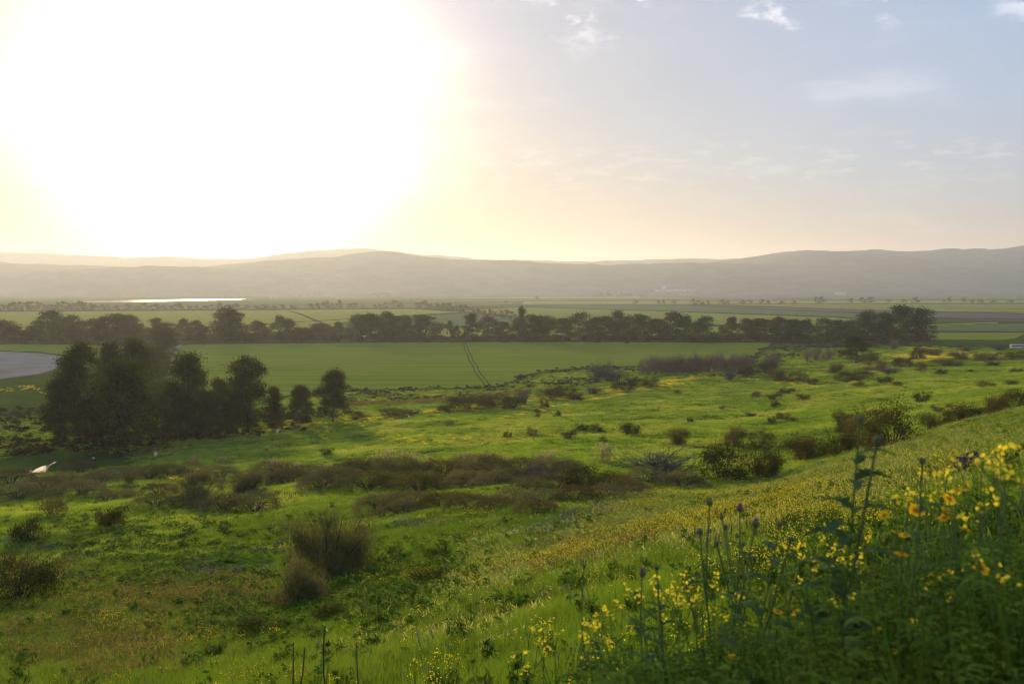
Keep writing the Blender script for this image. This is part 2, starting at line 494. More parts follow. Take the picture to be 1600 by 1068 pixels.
for pts, w, h in [
    ([(-160, 487), (420, 484), (640, 482), (720, 486.5), (815, 495), (900, 502)], 5, 1.0),
    ([(815, 479.3), (1050, 486.3), (1310, 495), (1450, 506)], 4, 0.6),
    ([(1080, 476.2), (1330, 483.5), (1650, 491.5)], 6, 0.8),
    ([(1080, 478.2), (1330, 489), (1460, 497), (1680, 501)], 5, 0.8),
    ([(560, 497.5), (330, 511.5), (-160, 522)], 3, 0.5), ([(560, 497.5), (722, 489.5)], 3, 0.4),
    ([(900, 507.5), (1380, 512), (1560, 505.5), (1800, 501.5)], 4, 0.6), ([(1440, 518), (1800, 519.8)], 4, 0.7),
    ([(660, 473.5), (815, 476.5), (1080, 475.6), (1650, 473.8)], 6, 1.0), ([(640, 469.4), (820, 466.8), (1250, 466)], 10, 1.2),
    ([(1130, 479.5), (1680, 483)], 4, 0.6), ([(1130, 477.5), (1680, 479)], 4, 0.6), ([(1300, 487), (1680, 487.5)], 3, 0.5),
    ([(-120, 537), (230, 538), (800, 533.2), (1200, 534.7), (1405, 537.2)], 5, 0.9),
    ([(-160, 546.4), (0, 548.5), (60, 551), (106, 556.6)], 2.2, 0.5), ([(430, 518), (330, 511)], 1.5, 0.2)]:
    ridge_strip('field_bank', [V0(*p) for p in pts], w, h, m_bank)

# tyre tracks pressed into the green field, and the little wet cross-mark on them
m_rut = groundmat('rut_soil', (0.055, 0.062, 0.018), (0.075, 0.08, 0.028), (0.06, 0.055, 0.025), 0.5, 0.3)
def flat_strip(name, pts, w, z, material):
    P = np.array([p for p in pts], float); tg = np.gradient(P, axis=0); tg /= np.linalg.norm(tg, axis=1)[:, None]
    nr = np.stack([-tg[:, 1], tg[:, 0]], 1)
    wj = w * (1 + 0.35 * fbm(P[:, 0] / 7, P[:, 1] / 7, 2))
    A = P + nr * wj[:, None] / 2; B = P - nr * wj[:, None] / 2
    V = np.concatenate([np.column_stack([A, np.full(len(P), z)]), np.column_stack([B, np.full(len(P), z)])]); n = len(P)
    return tag(ob(name, mk(name, V, [[(i, i + 1, n + i + 1, n + i) for i in range(n - 1)]], material)), kind='structure')
def curve_px(pts, n):
    pts = np.array(pts, float); u = np.linspace(0, 1, len(pts)); q = np.linspace(0, 1, n)
    return np.column_stack([np.interp(q, u, pts[:, 0]), np.interp(q, u, pts[:, 1])])
tr = np.array([V0(a, b) for a, b in curve_px([(724, 534.5), (729, 546), (735, 560), (743, 576), (753, 592), (761, 603), (768, 611)], 40)])
for off in (-0.85, 0.85):
    t2 = tr.copy(); t2[:, 0] += off + 0.25 * np.sin(tr[:, 1] / 11)
    flat_strip('tyre_track', t2, 0.4, 0.16, m_rut)
flat_strip('bare_strip', [V0(a, b) for a, b in ((716, 586.2), (727, 586), (739, 586), (750, 586), (760, 586.2))], 0.9, 0.17, m_rut)
m_path = groundmat('pale_track', (0.24, 0.21, 0.17), (0.30, 0.27, 0.22), (0.16, 0.15, 0.10), 0.4, 0.2)
flat_strip('field_track', [V0(a, b) for a, b in curve_px([(300, 536.5), (283, 538), (276, 543), (275, 549), (270, 556), (268, 566), (264, 580), (262, 590)], 24)], 1.7, 0.18, m_path)
flat_strip('field_track', [V0(a, b) for a, b in curve_px([(452, 486), (468, 490), (480, 495), (492, 500), (500, 503)], 12)], 5, 0.19, m_bank)
flat_strip('field_track', [V0(a, b) for a, b in curve_px([(660, 484), (720, 488.5), (800, 493)], 12)], 3, 0.2, m_path)

# water: the far lake, fish ponds by the hills, and the little stream pool below the trees
def watermat(name, c=(0.02, 0.03, 0.03)):
    m, t, o = mat(name)
    p = t.n('ShaderNodeBsdfPrincipled'); t.put(p.inputs['Base Color'], c)
    p.inputs['Roughness'].default_value = 0.06; p.inputs['IOR'].default_value = 1.33
    b = t.n('ShaderNodeBump'); b.inputs['Strength'].default_value = 0.04; b.inputs['Distance'].default_value = 0.05
    t.put(b.inputs['Height'], t.noise(t.n('ShaderNodeNewGeometry').outputs['Position'], 1.2, 3)); t.l.new(b.outputs[0], p.inputs['Normal'])
    t.l.new(p.outputs[0], o.inputs[0]); return m
m_water = watermat('water')
_fz[0] = 0.35
fpx([(110, 470.8), (200, 468.8), (300, 467.0), (386, 466.4), (375, 468.8), (300, 470.2), (215, 472.2), (130, 472.6)], m_water, 'lake')
fpx([(1085, 464.6), (1160, 463.8), (1260, 463.2), (1235, 465.2), (1150, 466.0)], m_water, 'fish_pond')
fpx([(785, 463.2), (820, 462.9), (818, 464.2), (790, 464.4)], m_water, 'fish_pond')
fpx([(1200, 461.6), (1245, 461.2), (1240, 462.3), (1200, 462.6)], m_water, 'fish_pond')
zp = POOL[2]
def LV(px, py, z):
    d = (EYE - z) * F / (py - HOR); return (px - 800) / F * d, d
sheet('stream_pool', [LV(a, b, zp) for a, b in [(27, 748), (36, 746), (42, 741), (52, 739), (58, 742), (66, 739), (69, 734), (73, 729), (84, 723), (88, 721.5), (80, 722), (70, 728), (62, 729), (52, 733), (45, 737), (42, 736), (36, 741), (30, 746)]], zp, m_water)

# ------------------------------------------------------------------ hills across the valley
m_hill = groundmat('haze_tinted_scrub', (0.055, 0.082, 0.088), (0.085, 0.112, 0.115), (0.105, 0.125, 0.122), 0.0035, 0.012, bump=0.5, bscale=0.02, bdist=20)  # scrub tone paled and blued: distance haze put into the colour
from mathutils.bvhtree import BVHTree
HILLS = []
def on_hill(px, py):
    """where the photo's pixel meets the hills (or the plain before them)"""
    d = Vector(((px - 800) / F, 1.0, (HOR - py) / F)); best = None
    for h in HILLS:
        loc, nrm, i, dist = h.ray_cast(Vector((0, 0, EYE)), d.normalized())
        if loc is not None and (best is None or loc.y < best.y): best = loc
    if py > HOR + 1:
        x, y = V0(px, py)
        if best is None or y < best.y: best = Vector((x, y, 0))
    return best
def ridge(name, prof, D, depth, base_y, seed, spur=0.16):
    prof = np.array(prof, float)
    px = np.linspace(prof[0, 0], prof[-1, 0], 420)
    py = np.interp(px, prof[:, 0], prof[:, 1])
    for _ in range(3):
        py = np.convolve(np.pad(py, 2, mode='edge'), [.1, .2, .4, .2, .1], 'valid')
    top = EYE + D * (HOR - py) / F
    top = top + (1.1e-3 * D) * fbm(px / 22 + seed, px * 0 + seed, 4)
    X = (px - 800) / F * D
    n = 44
    rows_ = []
    for j in range(n):
        u = j / (n - 1) * 2 - 1
        Y = D + u * depth
        s = np.maximum(0.0, 1 - abs(u) ** 1.25)
        s = s * s * (3 - 2 * s) * 0.45 + s * 0.55
        nz = fbm(X / 900 + seed, Y / 700 + X * 0 + seed * 3, 5)
        zz = top * s * (1 + spur * nz * (1 - s ** 6) * 3.0) - (20 if j in (0, n - 1) else 0)
        rows_.append(np.column_stack([X * (1 + 0.0 * u), np.full(len(X), Y), np.maximum(zz, -25)]))
    V = np.stack(rows_, 0).reshape(-1, 3); k = len(X)
    ii, jj = np.meshgrid(np.arange(n - 1), np.arange(k - 1), indexing='ij')
    Q = np.stack([ii * k + jj, ii * k + jj + 1, (ii + 1) * k + jj + 1, (ii + 1) * k + jj], -1).reshape(-1, 4)
    HILLS.append(BVHTree.FromPolygons([tuple(v) for v in V], [tuple(q) for q in Q]))
    return tag(ob(name, mk(name, V, [Q], m_hill, smooth=True)), kind='structure')
ridge('hill', [(-900, 405), (-300, 400), (300, 420), (400, 409), (500, 403), (540, 400), (562, 396), (580, 393), (600, 390.5), (615, 393), (640, 398), (680, 402), (705, 405), (750, 406), (800, 408), (850, 410), (870, 412), (930, 412.5), (950, 414), (1020, 411), (1100, 410), (1250, 413), (1500, 420), (1900, 430)], 5600, 1300, 0, 3.0)
ridge('hill', [(-900, 388), (-200, 393), (0, 395), (45, 395), (95, 397), (130, 398), (165, 400), (210, 403.5), (250, 400.5), (300, 402), (345, 405), (400, 404), (421, 399), (445, 396), (490, 390.5), (530, 389.5), (570, 387.5), (600, 390), (640, 397), (672, 397), (720, 401), (755, 405), (800, 405.5), (850, 406), (890, 409), (960, 407), (1050, 404), (1080, 403), (1115, 405), (1165, 404), (1205, 400), (1400, 402), (2200, 410)], 8200, 1800, 0, 9.0)
ridge('hill', [(900, 440), (1050, 420), (1120, 408), (1165, 403), (1200, 397), (1230, 392.5), (1265, 391), (1300, 392.5), (1330, 391), (1375, 389.5), (1410, 392.5), (1445, 391), (1460, 389.5), (1480, 387), (1500, 390), (1525, 388), (1540, 390), (1572, 386.5), (1600, 383), (1700, 378), (1900, 380), (2500, 390)], 6400, 1500, 0, 21.0)
ridge('hill', [(-900, 418), (-60, 425), (60, 426), (85, 422), (160, 419), (260, 415), (330, 418), (450, 424), (560, 432), (700, 445), (760, 449)], 4900, 700, 0, 33.0)

# ------------------------------------------------------------------ the dirt path along the foot of the meadow
def draped(name, pts, w, material, dz=0.03, step=2.0):
    P = []
    for a, b in zip(pts[:-1], pts[1:]):
        L = math.hypot(b[0] - a[0], b[1] - a[1]); n = max(1, int(L / step))
        for k in range(n): P.append((a[0] + (b[0] - a[0]) * k / n, a[1] + (b[1] - a[1]) * k / n))
    P.append(pts[-1]); P = np.array(P)
    for _ in range(4):
        P[1:-1] = (P[:-2] + 2 * P[1:-1] + P[2:]) / 4
    tg = np.gradient(P, axis=0); tg /= np.linalg.norm(tg, axis=1)[:, None]
    nr = np.stack([-tg[:, 1], tg[:, 0]], 1)
    wj = w * (1 + 0.3 * fbm(P[:, 0] / 6, P[:, 1] / 6, 2))
    cols_ = []
    for u in (-0.5, -0.25, 0, 0.25, 0.5):
        xy = P + nr * (u * wj)[:, None]
        cols_.append(np.column_stack([xy, hgt(xy[:, 0], xy[:, 1]) + dz + (0.05 if abs(u) < 0.4 else 0.0)]))
    V = np.stack(cols_, 1).reshape(-1, 3); n = len(P)
    Q = [(i * 5 + j, i * 5 + j + 1, (i + 1) * 5 + j + 1, (i + 1) * 5 + j) for i in range(n - 1) for j in range(4)]
    return tag(ob(name, mk(name, V, [np.array(Q)], material, smooth=True)), kind='structure')
m_dirt = groundmat('damp_dirt', (0.055, 0.048, 0.038), (0.075, 0.065, 0.05), (0.045, 0.05, 0.025), 0.4, 0.25, bump=0.5, bscale=3)
PATH_PX = [(120, 722), (170, 716), (230, 708), (300, 697), (360, 688), (420, 681), (500, 668), (560, 660), (640, 649), (720, 642), (800, 633), (860, 624), (900, 616)]
PATH = [G(a, b)[:2] for a, b in PATH_PX]
draped('dirt_path', PATH, 3.4, m_dirt)
PATH2 = [G(a, b)[:2] for a, b in [(900, 616), (960, 611), (1020, 604), (1090, 597), (1170, 591), (1280, 597), (1400, 599), (1480, 597)]]
draped('dirt_path', PATH2, 1.6, m_dirt)

# ------------------------------------------------------------------ plant builders
m_euc = leafmat('eucalyptus_leaf', (0.018, 0.027, 0.008), (0.072, 0.088, 0.022), (0.046, 0.052, 0.014), tr=0.45, rnd=0.25, pscale=0.12)
m_bush = leafmat('bush_leaf', (0.030, 0.038, 0.012), (0.066, 0.074, 0.022), (0.056, 0.05, 0.018), tr=0.3, rnd=0.25, pscale=0.4)
m_rusty = leafmat('rusty_leaf', (0.095, 0.074, 0.030), (0.16, 0.125, 0.048), (0.085, 0.088, 0.028), tr=0.3, rnd=0.25, pscale=0.6)
m_broom = leafmat('broom_twig', (0.125, 0.130, 0.046), (0.22, 0.205, 0.085), (0.165, 0.15, 0.06), tr=0.25, rnd=0.15, pscale=0.8)
m_heath = leafmat('thicket_leaf', (0.095, 0.086, 0.044), (0.20, 0.17, 0.09), (0.13, 0.126, 0.05), tr=0.25, rnd=0.3, pscale=0.15)
m_heathg = leafmat('thicket_green', (0.085, 0.092, 0.024), (0.14, 0.135, 0.04), (0.095, 0.092, 0.034), tr=0.3, rnd=0.2, pscale=0.2)
m_twig = leafmat('grey_twig', (0.075, 0.066, 0.066), (0.13, 0.115, 0.112), None, tr=0.0, rnd=0.15)
m_twigr = leafmat('red_twig', (0.17, 0.125, 0.085), (0.28, 0.20, 0.14), None, tr=0.0, rnd=0.2)
m_bark = barkmat('bark', (0.095, 0.082, 0.07), (0.04, 0.034, 0.028))
m_bark_dark = barkmat('dark_bark', (0.05, 0.042, 0.035), (0.03, 0.025, 0.02))

def euc(seed, n, card, spread=0.30, lobes=16, cone=0.0, er_rng=(0.065, 0.125)):
    """tall eucalyptus of unit height: forked trunk, drooping leaf clumps with gaps between"""
    r = np.random.default_rng(seed)
    tb = MB(); cb = MB()
    nst = r.integers(1, 4)
    ends = []
    for s in range(nst):
        az = r.uniform(0, 6.28); le = r.uniform(0.0, 0.10) * (nst > 1)
        P = [np.array([0.012 * math.cos(az), 0.012 * math.sin(az), -0.02])]
        for k in range(1, 7):
            z = k / 6 * r.uniform(0.80, 0.9)
            P.append(np.array([math.cos(az) * le * (k / 6) ** 1.2 + r.normal() * 0.012, math.sin(az) * le * (k / 6) ** 1.2 + r.normal() * 0.012, z]))
        tb.tube(P, np.linspace(0.015, 0.004, 7) * (1.15 if nst == 1 else 0.85), 6)
        ends.append(np.array(P))
    for k in range(lobes):
        st = ends[r.integers(len(ends))]
        z = 0.13 + 0.80 * ((k + r.random()) / lobes) ** 0.92
        w = spread * (1.0 - cone * (z - 0.25)) * (0.12 + 1.0 * math.sin(min(1, max(0.03, (1.0 - z) / 0.85)) * math.pi * 0.62))
        base = np.array([np.interp(z - 0.08, st[:, 2], st[:, i]) for i in range(3)])
        az = r.uniform(0, 6.28); rad = w * math.sqrt(r.uniform(0.02, 1.0)) * 0.80
        c = np.array([base[0] + math.cos(az) * rad, base[1] + math.sin(az) * rad, z])
        mid = (base + c) / 2 + np.array([0, 0, 0.01])
        tb.tube([base, mid, c], [0.007, 0.005, 0.002], 4)
        er = np.array([1, 1, 0.85]) * r.uniform(*er_rng) * (0.72 + spread)
        m = max(8, int(n / lobes * (er[0] / 0.095) ** 2))
        d = r.normal(size=(m, 3)); d /= np.linalg.norm(d, axis=1)[:, None]
        rr = r.random(m) ** 0.42
        C = c + d * rr[:, None] * er * (1 + 0.20 * r.normal(size=(m, 1)))
        C[:, 2] -= 0.25 * np.hypot(C[:, 0] - c[0], C[:, 1] - c[1])
        cb.cards(C, card * (0.7 + 0.8 * r.random(m)), card * 0.5, up=(0, 0, -0.9), a=np.clip(r.random(m) * 0.45 + 0.65 * r.random() ** 1.6, 0, 1))
    return tb.mesh('trunk', m_bark, True), cb.mesh('crown', m_euc)
def dome_bush(seed, n, card, material, flat=0.75, stems=9, lobes=7, bark=None, up=None, asp=0.45, lr=(0.14, 0.25), sr=0.55):
    """bush of unit width: stems fanning out from the base under an uneven leafy dome"""
    r = np.random.default_rng(seed)
    tb = MB(); cb = MB()
    for k in range(stems):
        az = r.uniform(0, 6.28); q = r.uniform(0.1, 0.4); h = flat * r.uniform(0.4, 0.68)
        tb.tube([(0.03 * math.cos(az), 0.03 * math.sin(az), -0.04), (q * 0.45 * math.cos(az), q * 0.45 * math.sin(az), h * 0.5), (q * math.cos(az + 0.3), q * math.sin(az + 0.3), h)], [0.018 * sr, 0.011 * sr, 0.004 * sr], 4)
    for k in range(lobes):
        az = r.uniform(0, 6.28); q = 0.34 * math.sqrt(r.random()); er = r.uniform(*lr)
        c = np.array([q * math.cos(az), q * math.sin(az), flat * (0.08 + 0.58 * r.random() * (1 - 0.8 * q))])
        m = int(n / lobes * (er / 0.2) ** 2)
        d = r.normal(size=(m, 3)); d /= np.linalg.norm(d, axis=1)[:, None]
        C = c + d * (r.random(m) ** 0.45)[:, None] * np.array([er, er, er * flat * 1.1]) * (1 + 0.3 * r.normal(size=(m, 1)))
        C[:, 2] = np.abs(C[:, 2])
        cb.cards(C, card * (0.6 + 0.9 * r.random(m)), card * asp, up=up, a=np.clip(r.random(m) * 0.65 + 0.35 * r.random(), 0, 1))
    return tb.mesh('stem', bark or m_bark_dark, True), cb.mesh('foliage', material)
def mound(seed, n, card, material, flat=0.32):
    """low rounded thicket of unit width: a lumpy skin of short twigs and leaves over woody stems"""
    r = np.random.default_rng(seed); tb = MB(); cb = MB()
    for k in range(14):
        az = r.uniform(0, 6.28); q = r.uniform(0.15, 0.42)
        tb.tube([(0, 0, -0.03), (q * .5 * math.cos(az), q * .5 * math.sin(az), flat * .5), (q * math.cos(az), q * math.sin(az), flat * .75 * (1 - q))], [0.012, 0.009, 0.004], 3)
    az = r.uniform(0, 6.283, n); ph = np.arccos(r.random(n) ** 0.8)
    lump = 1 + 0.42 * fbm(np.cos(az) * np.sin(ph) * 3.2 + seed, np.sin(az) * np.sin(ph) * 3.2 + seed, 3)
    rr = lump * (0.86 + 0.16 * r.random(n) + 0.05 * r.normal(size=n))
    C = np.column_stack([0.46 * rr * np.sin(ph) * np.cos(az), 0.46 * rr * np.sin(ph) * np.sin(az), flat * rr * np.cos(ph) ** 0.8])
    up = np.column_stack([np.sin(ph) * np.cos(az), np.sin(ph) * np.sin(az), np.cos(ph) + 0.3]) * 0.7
    cb.cards(C, card * (0.6 + 0.9 * r.random(n)), card * 0.3, up=up, a=np.clip(0.5 * r.random(n) + 0.9 * (lump - 0.85), 0, 1))  # leaf tone follows the lumps: lit bulges and shaded hollows put into the colour
    return tb.mesh('stem', m_bark_dark), cb.mesh('foliage', material)
def twig_bush(seed, n, material, flat=0.8, erect=0.5, thick=0.006, fuzz=0, fuzzmat=None, levels=3):
    """bare or fine-twigged shrub of unit width: branching strands, optionally with a haze of fine shoots"""
    r = np.random.default_rng(seed)
    tb = MB(); tips = []
    def grow(p, d, L, th, lv):
        k = 4; P = [p]
        for i in range(k):
            d = d + r.normal(size=3) * 0.16; d[2] += 0.05 * erect; d /= np.linalg.norm(d)
            P.append(P[-1] + d * L / k)
        tb.tube(P, np.linspace(th, th * 0.45, k + 1), 3, a=r.random())
        tips.append((P[-1], d)); tips.append((P[-2], d))
        if lv > 0:
            for _ in range(r.integers(2, 5)):
                q = P[r.integers(2, k + 1)]
                e = d + r.normal(size=3) * (0.55 if erect > 0.7 else 0.8); e[2] = abs(e[2]) * 0.8 + 0.2 * erect
                grow(q, e / np.linalg.norm(e), L * r.uniform(0.5, 0.75), th * 0.55, lv - 1)
    for k in range(n):
        az = r.uniform(0, 6.28); tilt = r.uniform(0.05, 1.15) * (1.15 - erect)
        d = np.array([math.sin(tilt) * math.cos(az), math.sin(tilt) * math.sin(az), math.cos(tilt)])
        grow(np.array([0.05 * r.normal(), 0.05 * r.normal(), -0.03]), d, flat * r.uniform(0.38, 0.56), thick, levels)
    V = np.concatenate(tb.V); s = np.array([1.0 / max(0.6, np.ptp(V[:, 0])), 1.0 / max(0.6, np.ptp(V[:, 1])), flat / max(0.4, V[:, 2].max())])
    tb.V = [v * s for v in tb.V]
    st = tb.mesh('stem', material)
    if not fuzz: return (st,)
    cb = MB()
    T = np.array([p for p, _ in tips]) * s; Dd = np.array([d for _, d in tips])
    ix = r.integers(len(T), size=fuzz)
    C = T[ix] + r.normal(size=(fuzz, 3)) * 0.035; C[:, 2] = np.abs(C[:, 2])
    up = Dd[ix] * 0.8 + np.array([0, 0, 0.5])
    cb.cards(C, 0.085 * (0.6 + 0.8 * r.random(fuzz)), 0.0075, up=up)
    return st, cb.mesh('foliage', fuzzmat)

# ------------------------------------------------------------------ trees
EU_HI = [euc(100 + k, 13000, 0.020, spread=[0.30, 0.26, 0.33, 0.24, 0.29, 0.22][k], lobes=[40, 36, 44, 34, 40, 32][k], cone=[0, 0.5, 0, 0.8, 0.3, 1.0][k]) for k in range(6)]
EU_MD = [euc(200 + k, 3000, 0.034, spread=[0.34, 0.28, 0.38, 0.25, 0.32, 0.20, 0.36, 0.3][k], lobes=[34, 30, 38, 24, 30, 20, 34, 30][k], er_rng=(0.075, 0.135)) for k in range(8)]
EU_LO = [euc(300 + k, 480, 0.075, spread=[0.40, 0.34, 0.46, 0.30][k], lobes=[17, 14, 18, 12][k]) for k in range(4)]
def unit_w(me):
    co = np.empty(len(me.vertices) * 3, np.float32); me.vertices.foreach_get('co', co); co = co.reshape(-1, 3)
    return float(np.percentile(co[:, 0], 98) - np.percentile(co[:, 0], 2)), float(np.percentile(co[:, 2], 99.5))
_uw = {}
def plant(name, label, cat, parts, px, pbase, ptop, wpx, pn, group=None, d=None, far=False, rz=None):
    """stand a plant model on the ground where the photo shows its foot; height and width from the photo"""
    if d is None:
        x, y, z = G(px, pbase, far)
    else:
        x = (px - 800) / F * d; y = d; z = H(x, y)
    s = y / F
    key = parts[-1].name
    if key not in _uw: _uw[key] = unit_w(parts[-1])
    uw, uh = _uw[key]
    prow = HOR + F * (EYE - z) / y
    hh = (prow - ptop) * s / uh
    ww = wpx * s / uw
    return thing(name, label, cat, (x, y, z - 0.02 * hh), random.uniform(0, 6.28) if rz is None else rz, (ww, ww, hh), group, list(zip(pn, parts)))
TP = ('trunk', 'crown')
WB = [(-70, 496, 40), (-38, 500, 34), (8, 499, 44), (24, 508, 30), (50, 507, 30), (75, 484, 40), (88, 498, 26), (108, 491, 36), (128, 500, 30), (148, 497, 32), (170, 492, 40), (190, 489, 34), (206, 491, 30),
      (241, 496, 22), (255, 503, 40), (288, 497, 18), (306, 500, 24), (318, 509, 22), (352, 479, 44), (366, 488, 36), (401, 500, 26), (408, 504, 22), (436, 492, 26), (453, 497, 28), (475, 511, 22), (500, 504, 34), (516, 508, 22), (528, 502, 16),
      (555, 490, 30), (575, 489, 30), (590, 492, 28), (604, 486, 34), (620, 493, 30), (634, 492, 24), (664, 491, 38), (650, 504, 20), (704, 500, 10), (714, 508, 10), (735, 489, 22), (763, 493, 30), (786, 502, 24), (816, 478, 14),
      (812, 496, 26), (835, 491, 34), (858, 493, 34), (880, 496, 30), (905, 487, 38), (928, 494, 32), (946, 493, 30), (965, 484, 24), (985, 492, 32), (1004, 490, 28), (1030, 497, 34), (1050, 486, 32), (1073, 492, 32), (1099, 493, 36), (1128, 509, 14), (1141, 494, 20),
      (1170, 497, 36), (1194, 497, 36), (1218, 494, 36), (1242, 498, 34), (1262, 498, 30), (1291, 496, 34), (1310, 499, 28), (1332, 499, 34), (1357, 484, 34), (1388, 487, 36), (1414, 476, 44), (1437, 480, 38), (1382, 500, 26)]
WB.sort()
WB_IN = [w for w in WB if w[0] > -15]
for k, (px, top, w) in enumerate(WB):
    base = 531.5 + 2.0 * math.sin(px * 0.31) + (1.0 if px > 900 else 0)
    hgtw = base - top
    feat = 'slender' if w < 24 and hgtw > 30 else ('tall broad' if hgtw > 46 else ('small' if hgtw < 28 else 'dark'))
    i = WB_IN.index((px, top, w)) + 1 if px > -15 else 0
    lab = f"{feat} eucalyptus, {ordn(i)} from the left in the windbreak row behind the green field" if i else ('dark eucalyptus of the windbreak row just beyond the left picture edge' if px > -50 else 'broad eucalyptus of the windbreak row well beyond the left picture edge')
    parts = EU_MD[5] if feat == 'slender' else EU_MD[k % 8]
    plant('eucalyptus_tree', lab, 'tree', parts, px, base, top, w * 1.25, TP, 'eucalyptus windbreak behind the green field')
# the cluster by the stream
CL = [(120, 688, 534, 86, 0, 'tallest, at the left end of the stream grove'), (92, 694, 590, 62, 2, 'low one on the outer left side of the stream grove'), (172, 655, 532, 46, 3, 'slim one rising behind the left half of the stream grove'),
      (212, 640, 528, 70, 4, 'pale one behind the middle of the stream grove'), (190, 708, 560, 110, 1, 'big pale-trunked one at the front of the stream grove beside the path'), (155, 690, 600, 60, 4, 'rusty-leaved low one in front of the stream grove'),
      (255, 688, 596, 66, 2, 'dark rounded one right of the big pale-trunked tree'), (290, 668, 550, 60, 3, 'one whose top stands out before the green field'), (315, 685, 608, 44, 5, 'small yellowish cone-shaped one at the front of the grove'),
      (340, 684, 590, 46, 4, 'narrow yellow-brown one beside the small cone-shaped tree'), (385, 672, 556, 74, 0, 'large dark round one at the right end of the grove'), (425, 673, 603, 34, 5, 'narrow one leaning on the right end of the grove'),
      (465, 664, 601, 38, 3, 'small separate one between grove and field'), (520, 660, 577, 56, 1, 'separate pointed one standing alone right of the grove'),
      (230, 596, 545, 70, 2, 'brownish round one behind the grove beside the field track'), (258, 560, 512, 46, 0, 'one standing before the windbreak by the pale field track'), (284, 690, 620, 60, 2, 'bushy one low in the grove front'), (360, 676, 600, 50, 1, 'dark one tucked behind the yellow-brown tree')]
for px, base, top, w, v, desc in CL:
    plant('grove_tree', 'eucalyptus tree, ' + desc, 'tree', EU_HI[v], px, base, top, w * 1.05, TP, 'eucalyptus grove by the stream')
plant('field_edge_tree', 'dark round oak-like tree alone at the right end of the field', 'tree', EU_HI[2], 1340, 568, 523, 56, TP)
# the far rows
def far_row(lst, what, name, group):
    lst = sorted(lst)
    for k, (px, base, top, w) in enumerate(lst):
        plant(name, what.format(ordn(k + 1)), 'tree', EU_LO[(k * 7 + int(px)) % 4], px, base, top, w, TP, group)
r_ = random.Random(5)
row1 = []
px = -5
while px < 470:
    dense = px < 160
    row1.append((px, 485.5 - (px / 470) * 1.5 + r_.uniform(-.6, .6), (472 if dense else 474) + r_.uniform(-2.5, 3.5), r_.uniform(9, 16)))
    px += r_.uniform(7, 11) if dense else r_.uniform(8, 17)
row1 += [(485, 483, 474, 10), (495, 483, 473, 12), (510, 482.5, 470, 16), (520, 482.5, 474, 8), (530, 482, 467.5, 10), (547, 482, 474, 9), (555, 482, 472.5, 9), (567, 482, 474, 4), (586, 481.5, 475, 7), (593, 481.5, 474, 5), (603, 481.5, 472, 9), (616, 481.5, 468.5, 12), (626, 481.5, 472, 8)]
far_row(row1, 'hazy tree, {} from the left in the row below the lake', 'field_tree', 'hazy tree row below the lake')
row2 = [(653, 482, 472, 12), (663, 483, 468, 14), (673, 483.5, 474, 10), (683, 485, 474, 13), (692, 486, 473, 12), (702, 487, 473, 13), (712, 488, 476, 12), (720, 489, 475, 9), (728, 490, 475.5, 14), (739, 492, 481, 9), (748, 493, 482, 11), (757, 494, 484, 10), (766, 495, 482, 9), (774, 496, 486, 9), (783, 497, 484, 10), (792, 498, 483, 12), (799, 498.5, 486, 10)]
far_row(row2, 'tree, {} from the left in the slanting row between pale fields', 'field_tree', 'slanting tree row between the fields')
row3 = [(790, 473, 469.5, 5), (838, 468, 462, 7), (994, 475, 468, 8), (1029, 474, 467.5, 6), (1036, 474, 468, 6), (1053, 475, 467.5, 7), (1083, 477, 466, 7), (1090, 477, 469, 10), (1098, 477, 471, 8), (1106, 476.5, 468, 7), (1128, 476, 467, 10), (1137, 476, 468, 8), (1160, 475, 468, 10), (1172, 475, 469, 9), (1191, 475, 467, 9), (1199, 475, 469, 9), (1222, 475, 470, 9), (1240, 475, 470, 8),
        (1274, 474, 463, 6), (1283, 474, 462.5, 11), (1330, 473, 465, 9), (1345, 473, 464, 10), (1361, 473, 464, 12), (1388, 472, 467, 9), (1412, 473, 467, 8), (1430, 473, 464, 12), (1474, 472, 467, 7), (1483, 472, 464, 6), (1505, 472.5, 465, 8), (1519, 473, 468, 8), (1532, 473, 468, 9), (1553, 473, 469, 12), (1580, 473, 469, 12)]
far_row(row3, 'small distant tree, {} from the left along the far valley on the right', 'field_tree', 'distant trees along the far right valley')
row4 = [(588, 464, 458.5, 10), (598, 464.5, 456.5, 12), (606, 464.5, 457, 12), (624, 463.5, 459, 8), (490, 462.5, 457, 6), (498, 462.5, 457.5, 6), (929, 464, 459, 9), (940, 464, 457.5, 10), (950, 464, 456.5, 9), (960, 464, 457.5, 11), (970, 464, 456, 9), (981, 464, 457.5, 11), (1002, 464, 459, 9)]
far_row(row4, 'faint tree, {} from the left among the clumps at the foot of the hills', 'field_tree', 'faint trees at the foot of the hills')

# ------------------------------------------------------------------ shrubs
B_LEAF = [dome_bush(400 + k, 8000, 0.03, m_bush, flat=[0.7, 0.85, 0.6, 0.95][k], lobes=20, lr=(0.11, 0.2), up=(0, 0, 0.4), asp=0.34) for k in range(4)]
B_RUST = [dome_bush(420 + k, 10000, 0.034, m_rusty, flat=[0.7, 0.8, 0.9][k], lobes=20, lr=(0.11, 0.2), up=(0, 0, 0.7), asp=0.26) for k in range(3)]
B_SMALL = [dome_bush(440 + k, 2600, 0.065, m_rusty if k % 2 else m_bush, flat=[0.75, 0.85, 0.65, 0.8][k], lobes=14, lr=(0.12, 0.2), up=(0, 0, 0.8), asp=0.19) for k in range(4)]
B_BROOM = [dome_bush(460 + k, [19000, 10000, 10000][k], [0.055, 0.08, 0.07][k], m_broom, flat=[0.95, 1.0, 0.8][k], stems=[12, 16, 12][k], lobes=[26, 20, 20][k], up=(0, 0, 0.9), asp=0.11, lr=(0.11, 0.19), sr=0.6) for k in range(3)]
